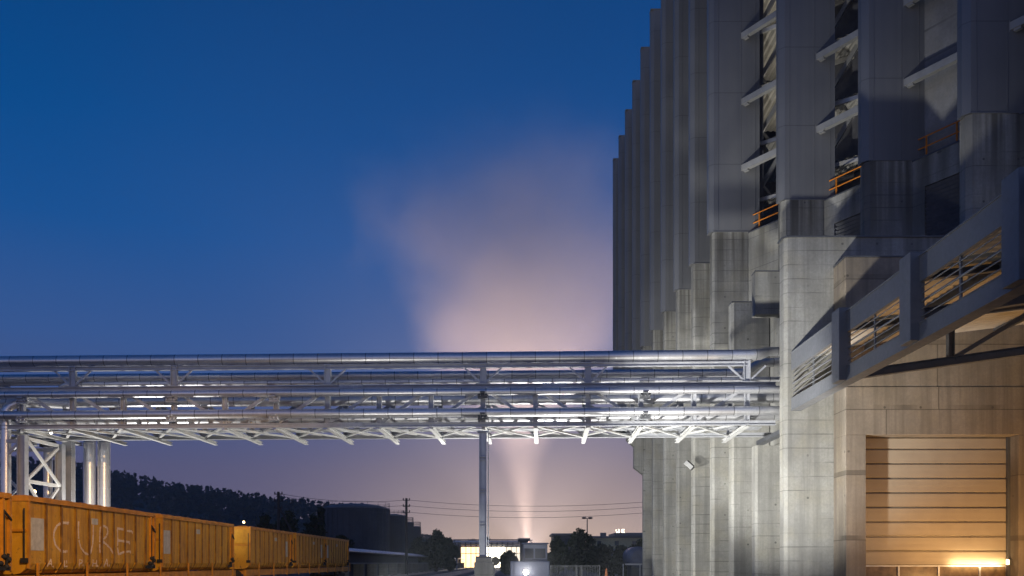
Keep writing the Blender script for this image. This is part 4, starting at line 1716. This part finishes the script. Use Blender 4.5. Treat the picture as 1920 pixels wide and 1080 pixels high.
q = P(1137, 1066, 60)
o = thing('marker_cone', 'small orange cone in the dark right of the picket fence', 'cone', (q.x, 60, 0))
mb = MB()
mb.tube([(q.x, 60, .04), (q.x, 60, q.z)], [.2, .05], 16)
obj('body', mb, M['dull_orange'], o)
mb = MB()
mb.box(q.x - .25, q.x + .25, 59.75, 60.25, 0.0, .05)
obj('base', mb, M['black'], o)
q = P(926, 1052, 60)
o = thing('track_signal', 'dark round-headed track signal right behind the concrete plinth', 'signal', (q.x, 60, 0))
mb = MB()
mb.tube([(q.x, 60, 0), (q.x, 60, q.z)], .06, 8)
obj('mast', mb, M['dark_steel'], o)
mb = MB()
mb.tube([(q.x + .1, 59.9, q.z), (q.x + .1, 60.02, q.z)], .3, 24)
obj('disc', mb, M['black'], o)

# ------------------------------------------------------------------ steam
def volume_mat(name, build):
    g = NT(name)
    g.t.nodes.remove(g.b)
    v = g.n('ShaderNodeVolumePrincipled')
    v.inputs['Color'].default_value = (.97, .95, .94, 1)
    v.inputs['Anisotropy'].default_value = .0
    v.inputs['Density'].default_value = 0
    g.l(build(g), v.inputs['Density'])
    g.l(v.outputs[0], g.out.inputs['Volume'])
    return g.m


SD = 232
prof = [(0, .9), (8, 1.5), (16, 3.3), (26, 6.4), (34, 11), (44, 21), (57, 31), (70, 37), (86, 40), (100, 34)]
HT = 116.0


def plume_density(g):
    co = g.coords()
    x, y, z = g.sep(co)
    t = g.math('DIVIDE', z, HT)
    n1 = g.noise(co, .035, 4, .5)
    n2 = g.noise(co, .10, 3, .5)
    # the jet drifts to the left as it climbs
    xs = g.math('ADD', x, g.math('MULTIPLY', g.math('MINIMUM', z, 30.0), .07))
    rad = g.ramp(t, [(a / HT, b / 50.0) for a, b in prof])
    rad = g.math('MULTIPLY', rad, 50.0)
    rho = g.math('SQRT', g.math('ADD', g.math('MULTIPLY', xs, xs), g.math('MULTIPLY', y, y)))
    e = g.math('SUBTRACT', 1.0, g.math('DIVIDE', rho, rad))
    wob = g.math('MULTIPLY', g.math('SUBTRACT', g.math('ADD', g.math('MULTIPLY', n1, .75), g.math('MULTIPLY', n2, .25)), .5), g.math('MULTIPLY', t, 2.9))
    dn = g.math('ADD', e, wob, clamp=True)
    dn = g.math('SMOOTH_MIN', g.math('MULTIPLY', dn, .85), 1.0, .4)
    fade = g.ramp(t, [(0.0, .10), (.24, .26), (.36, .85), (.50, 1.1), (.66, .9), (.80, .5), (.95, .0)])
    dn = g.math('MULTIPLY', g.math('MAXIMUM', dn, 0.0), fade)
    return g.math('MULTIPLY', dn, .034)


mb = MB()
pts = [(4.3, SD, EYE + 1.2 + a) for a, _ in prof] + [(4.3, SD, EYE + HT)]
mb.tube(pts, [b * 1.5 + 1.0 for _, b in prof] + [14], 32)
st = obj('steam_plume', mb, volume_mat('steam_volume', plume_density))
st.location = (4.3, SD, EYE)
for vtx in st.data.vertices:
    vtx.co -= Vector((4.3, SD, EYE))
tag(st, 'tall steam plume fanning into a glowing pink cloud', 'steam', None, 'stuff')


hz_m = NT('haze_air')
hz_m.t.nodes.remove(hz_m.b)
hv = hz_m.n('ShaderNodeVolumePrincipled')
hv.inputs['Color'].default_value = (.80, .88, 1.0, 1)
hv.inputs['Density'].default_value = .0003
hz_m.l(hv.outputs[0], hz_m.out.inputs['Volume'])
mb = MB()
mb.box(-620, 320, -70, 760, -1.0, 125)
hzo = obj('haze', mb, hz_m.m)
tag(hzo, 'thin evening haze over the whole yard', 'haze', None, 'stuff')


def mist_density(g):
    co = g.coords()
    n = g.noise(co, .55, 3)
    ln = g.n('ShaderNodeVectorMath', operation='LENGTH')
    g.l(co, ln.inputs[0])
    e = g.math('SUBTRACT', 1.0, g.math('DIVIDE', ln.outputs['Value'], 2.6), clamp=True)
    e = g.math('MULTIPLY', e, e)
    dn = g.math('ADD', g.math('MULTIPLY', e, 1.3), g.math('MULTIPLY', g.math('SUBTRACT', n, .55), .5), clamp=True)
    return g.math('MULTIPLY', dn, .16)


mb = MB()
mb.sphere((0, 0, 0), 3.0, 24, 16)
mi = obj('steam_mist', mb, volume_mat('mist_volume', mist_density))
mi.location = (1.25, 65.2, 1.3)
mi.scale = (1, .9, 1)
tag(mi, 'bluish mist drifting round the rail tractor and its headlamp', 'steam', None, 'stuff')

# ------------------------------------------------------------------ render settings
sc = bpy.context.scene
sc.render.engine = 'CYCLES'
sc.view_settings.view_transform = 'Standard'
sc.view_settings.look = 'None'
sc.view_settings.exposure = 0
sc.view_settings.gamma = 1
sc.cycles.use_denoising = True
sc.cycles.max_bounces = 6
sc.cycles.volume_bounces = 0
sc.cycles.sample_clamp_indirect = 4
sc.cycles.volume_step_rate = 1.0
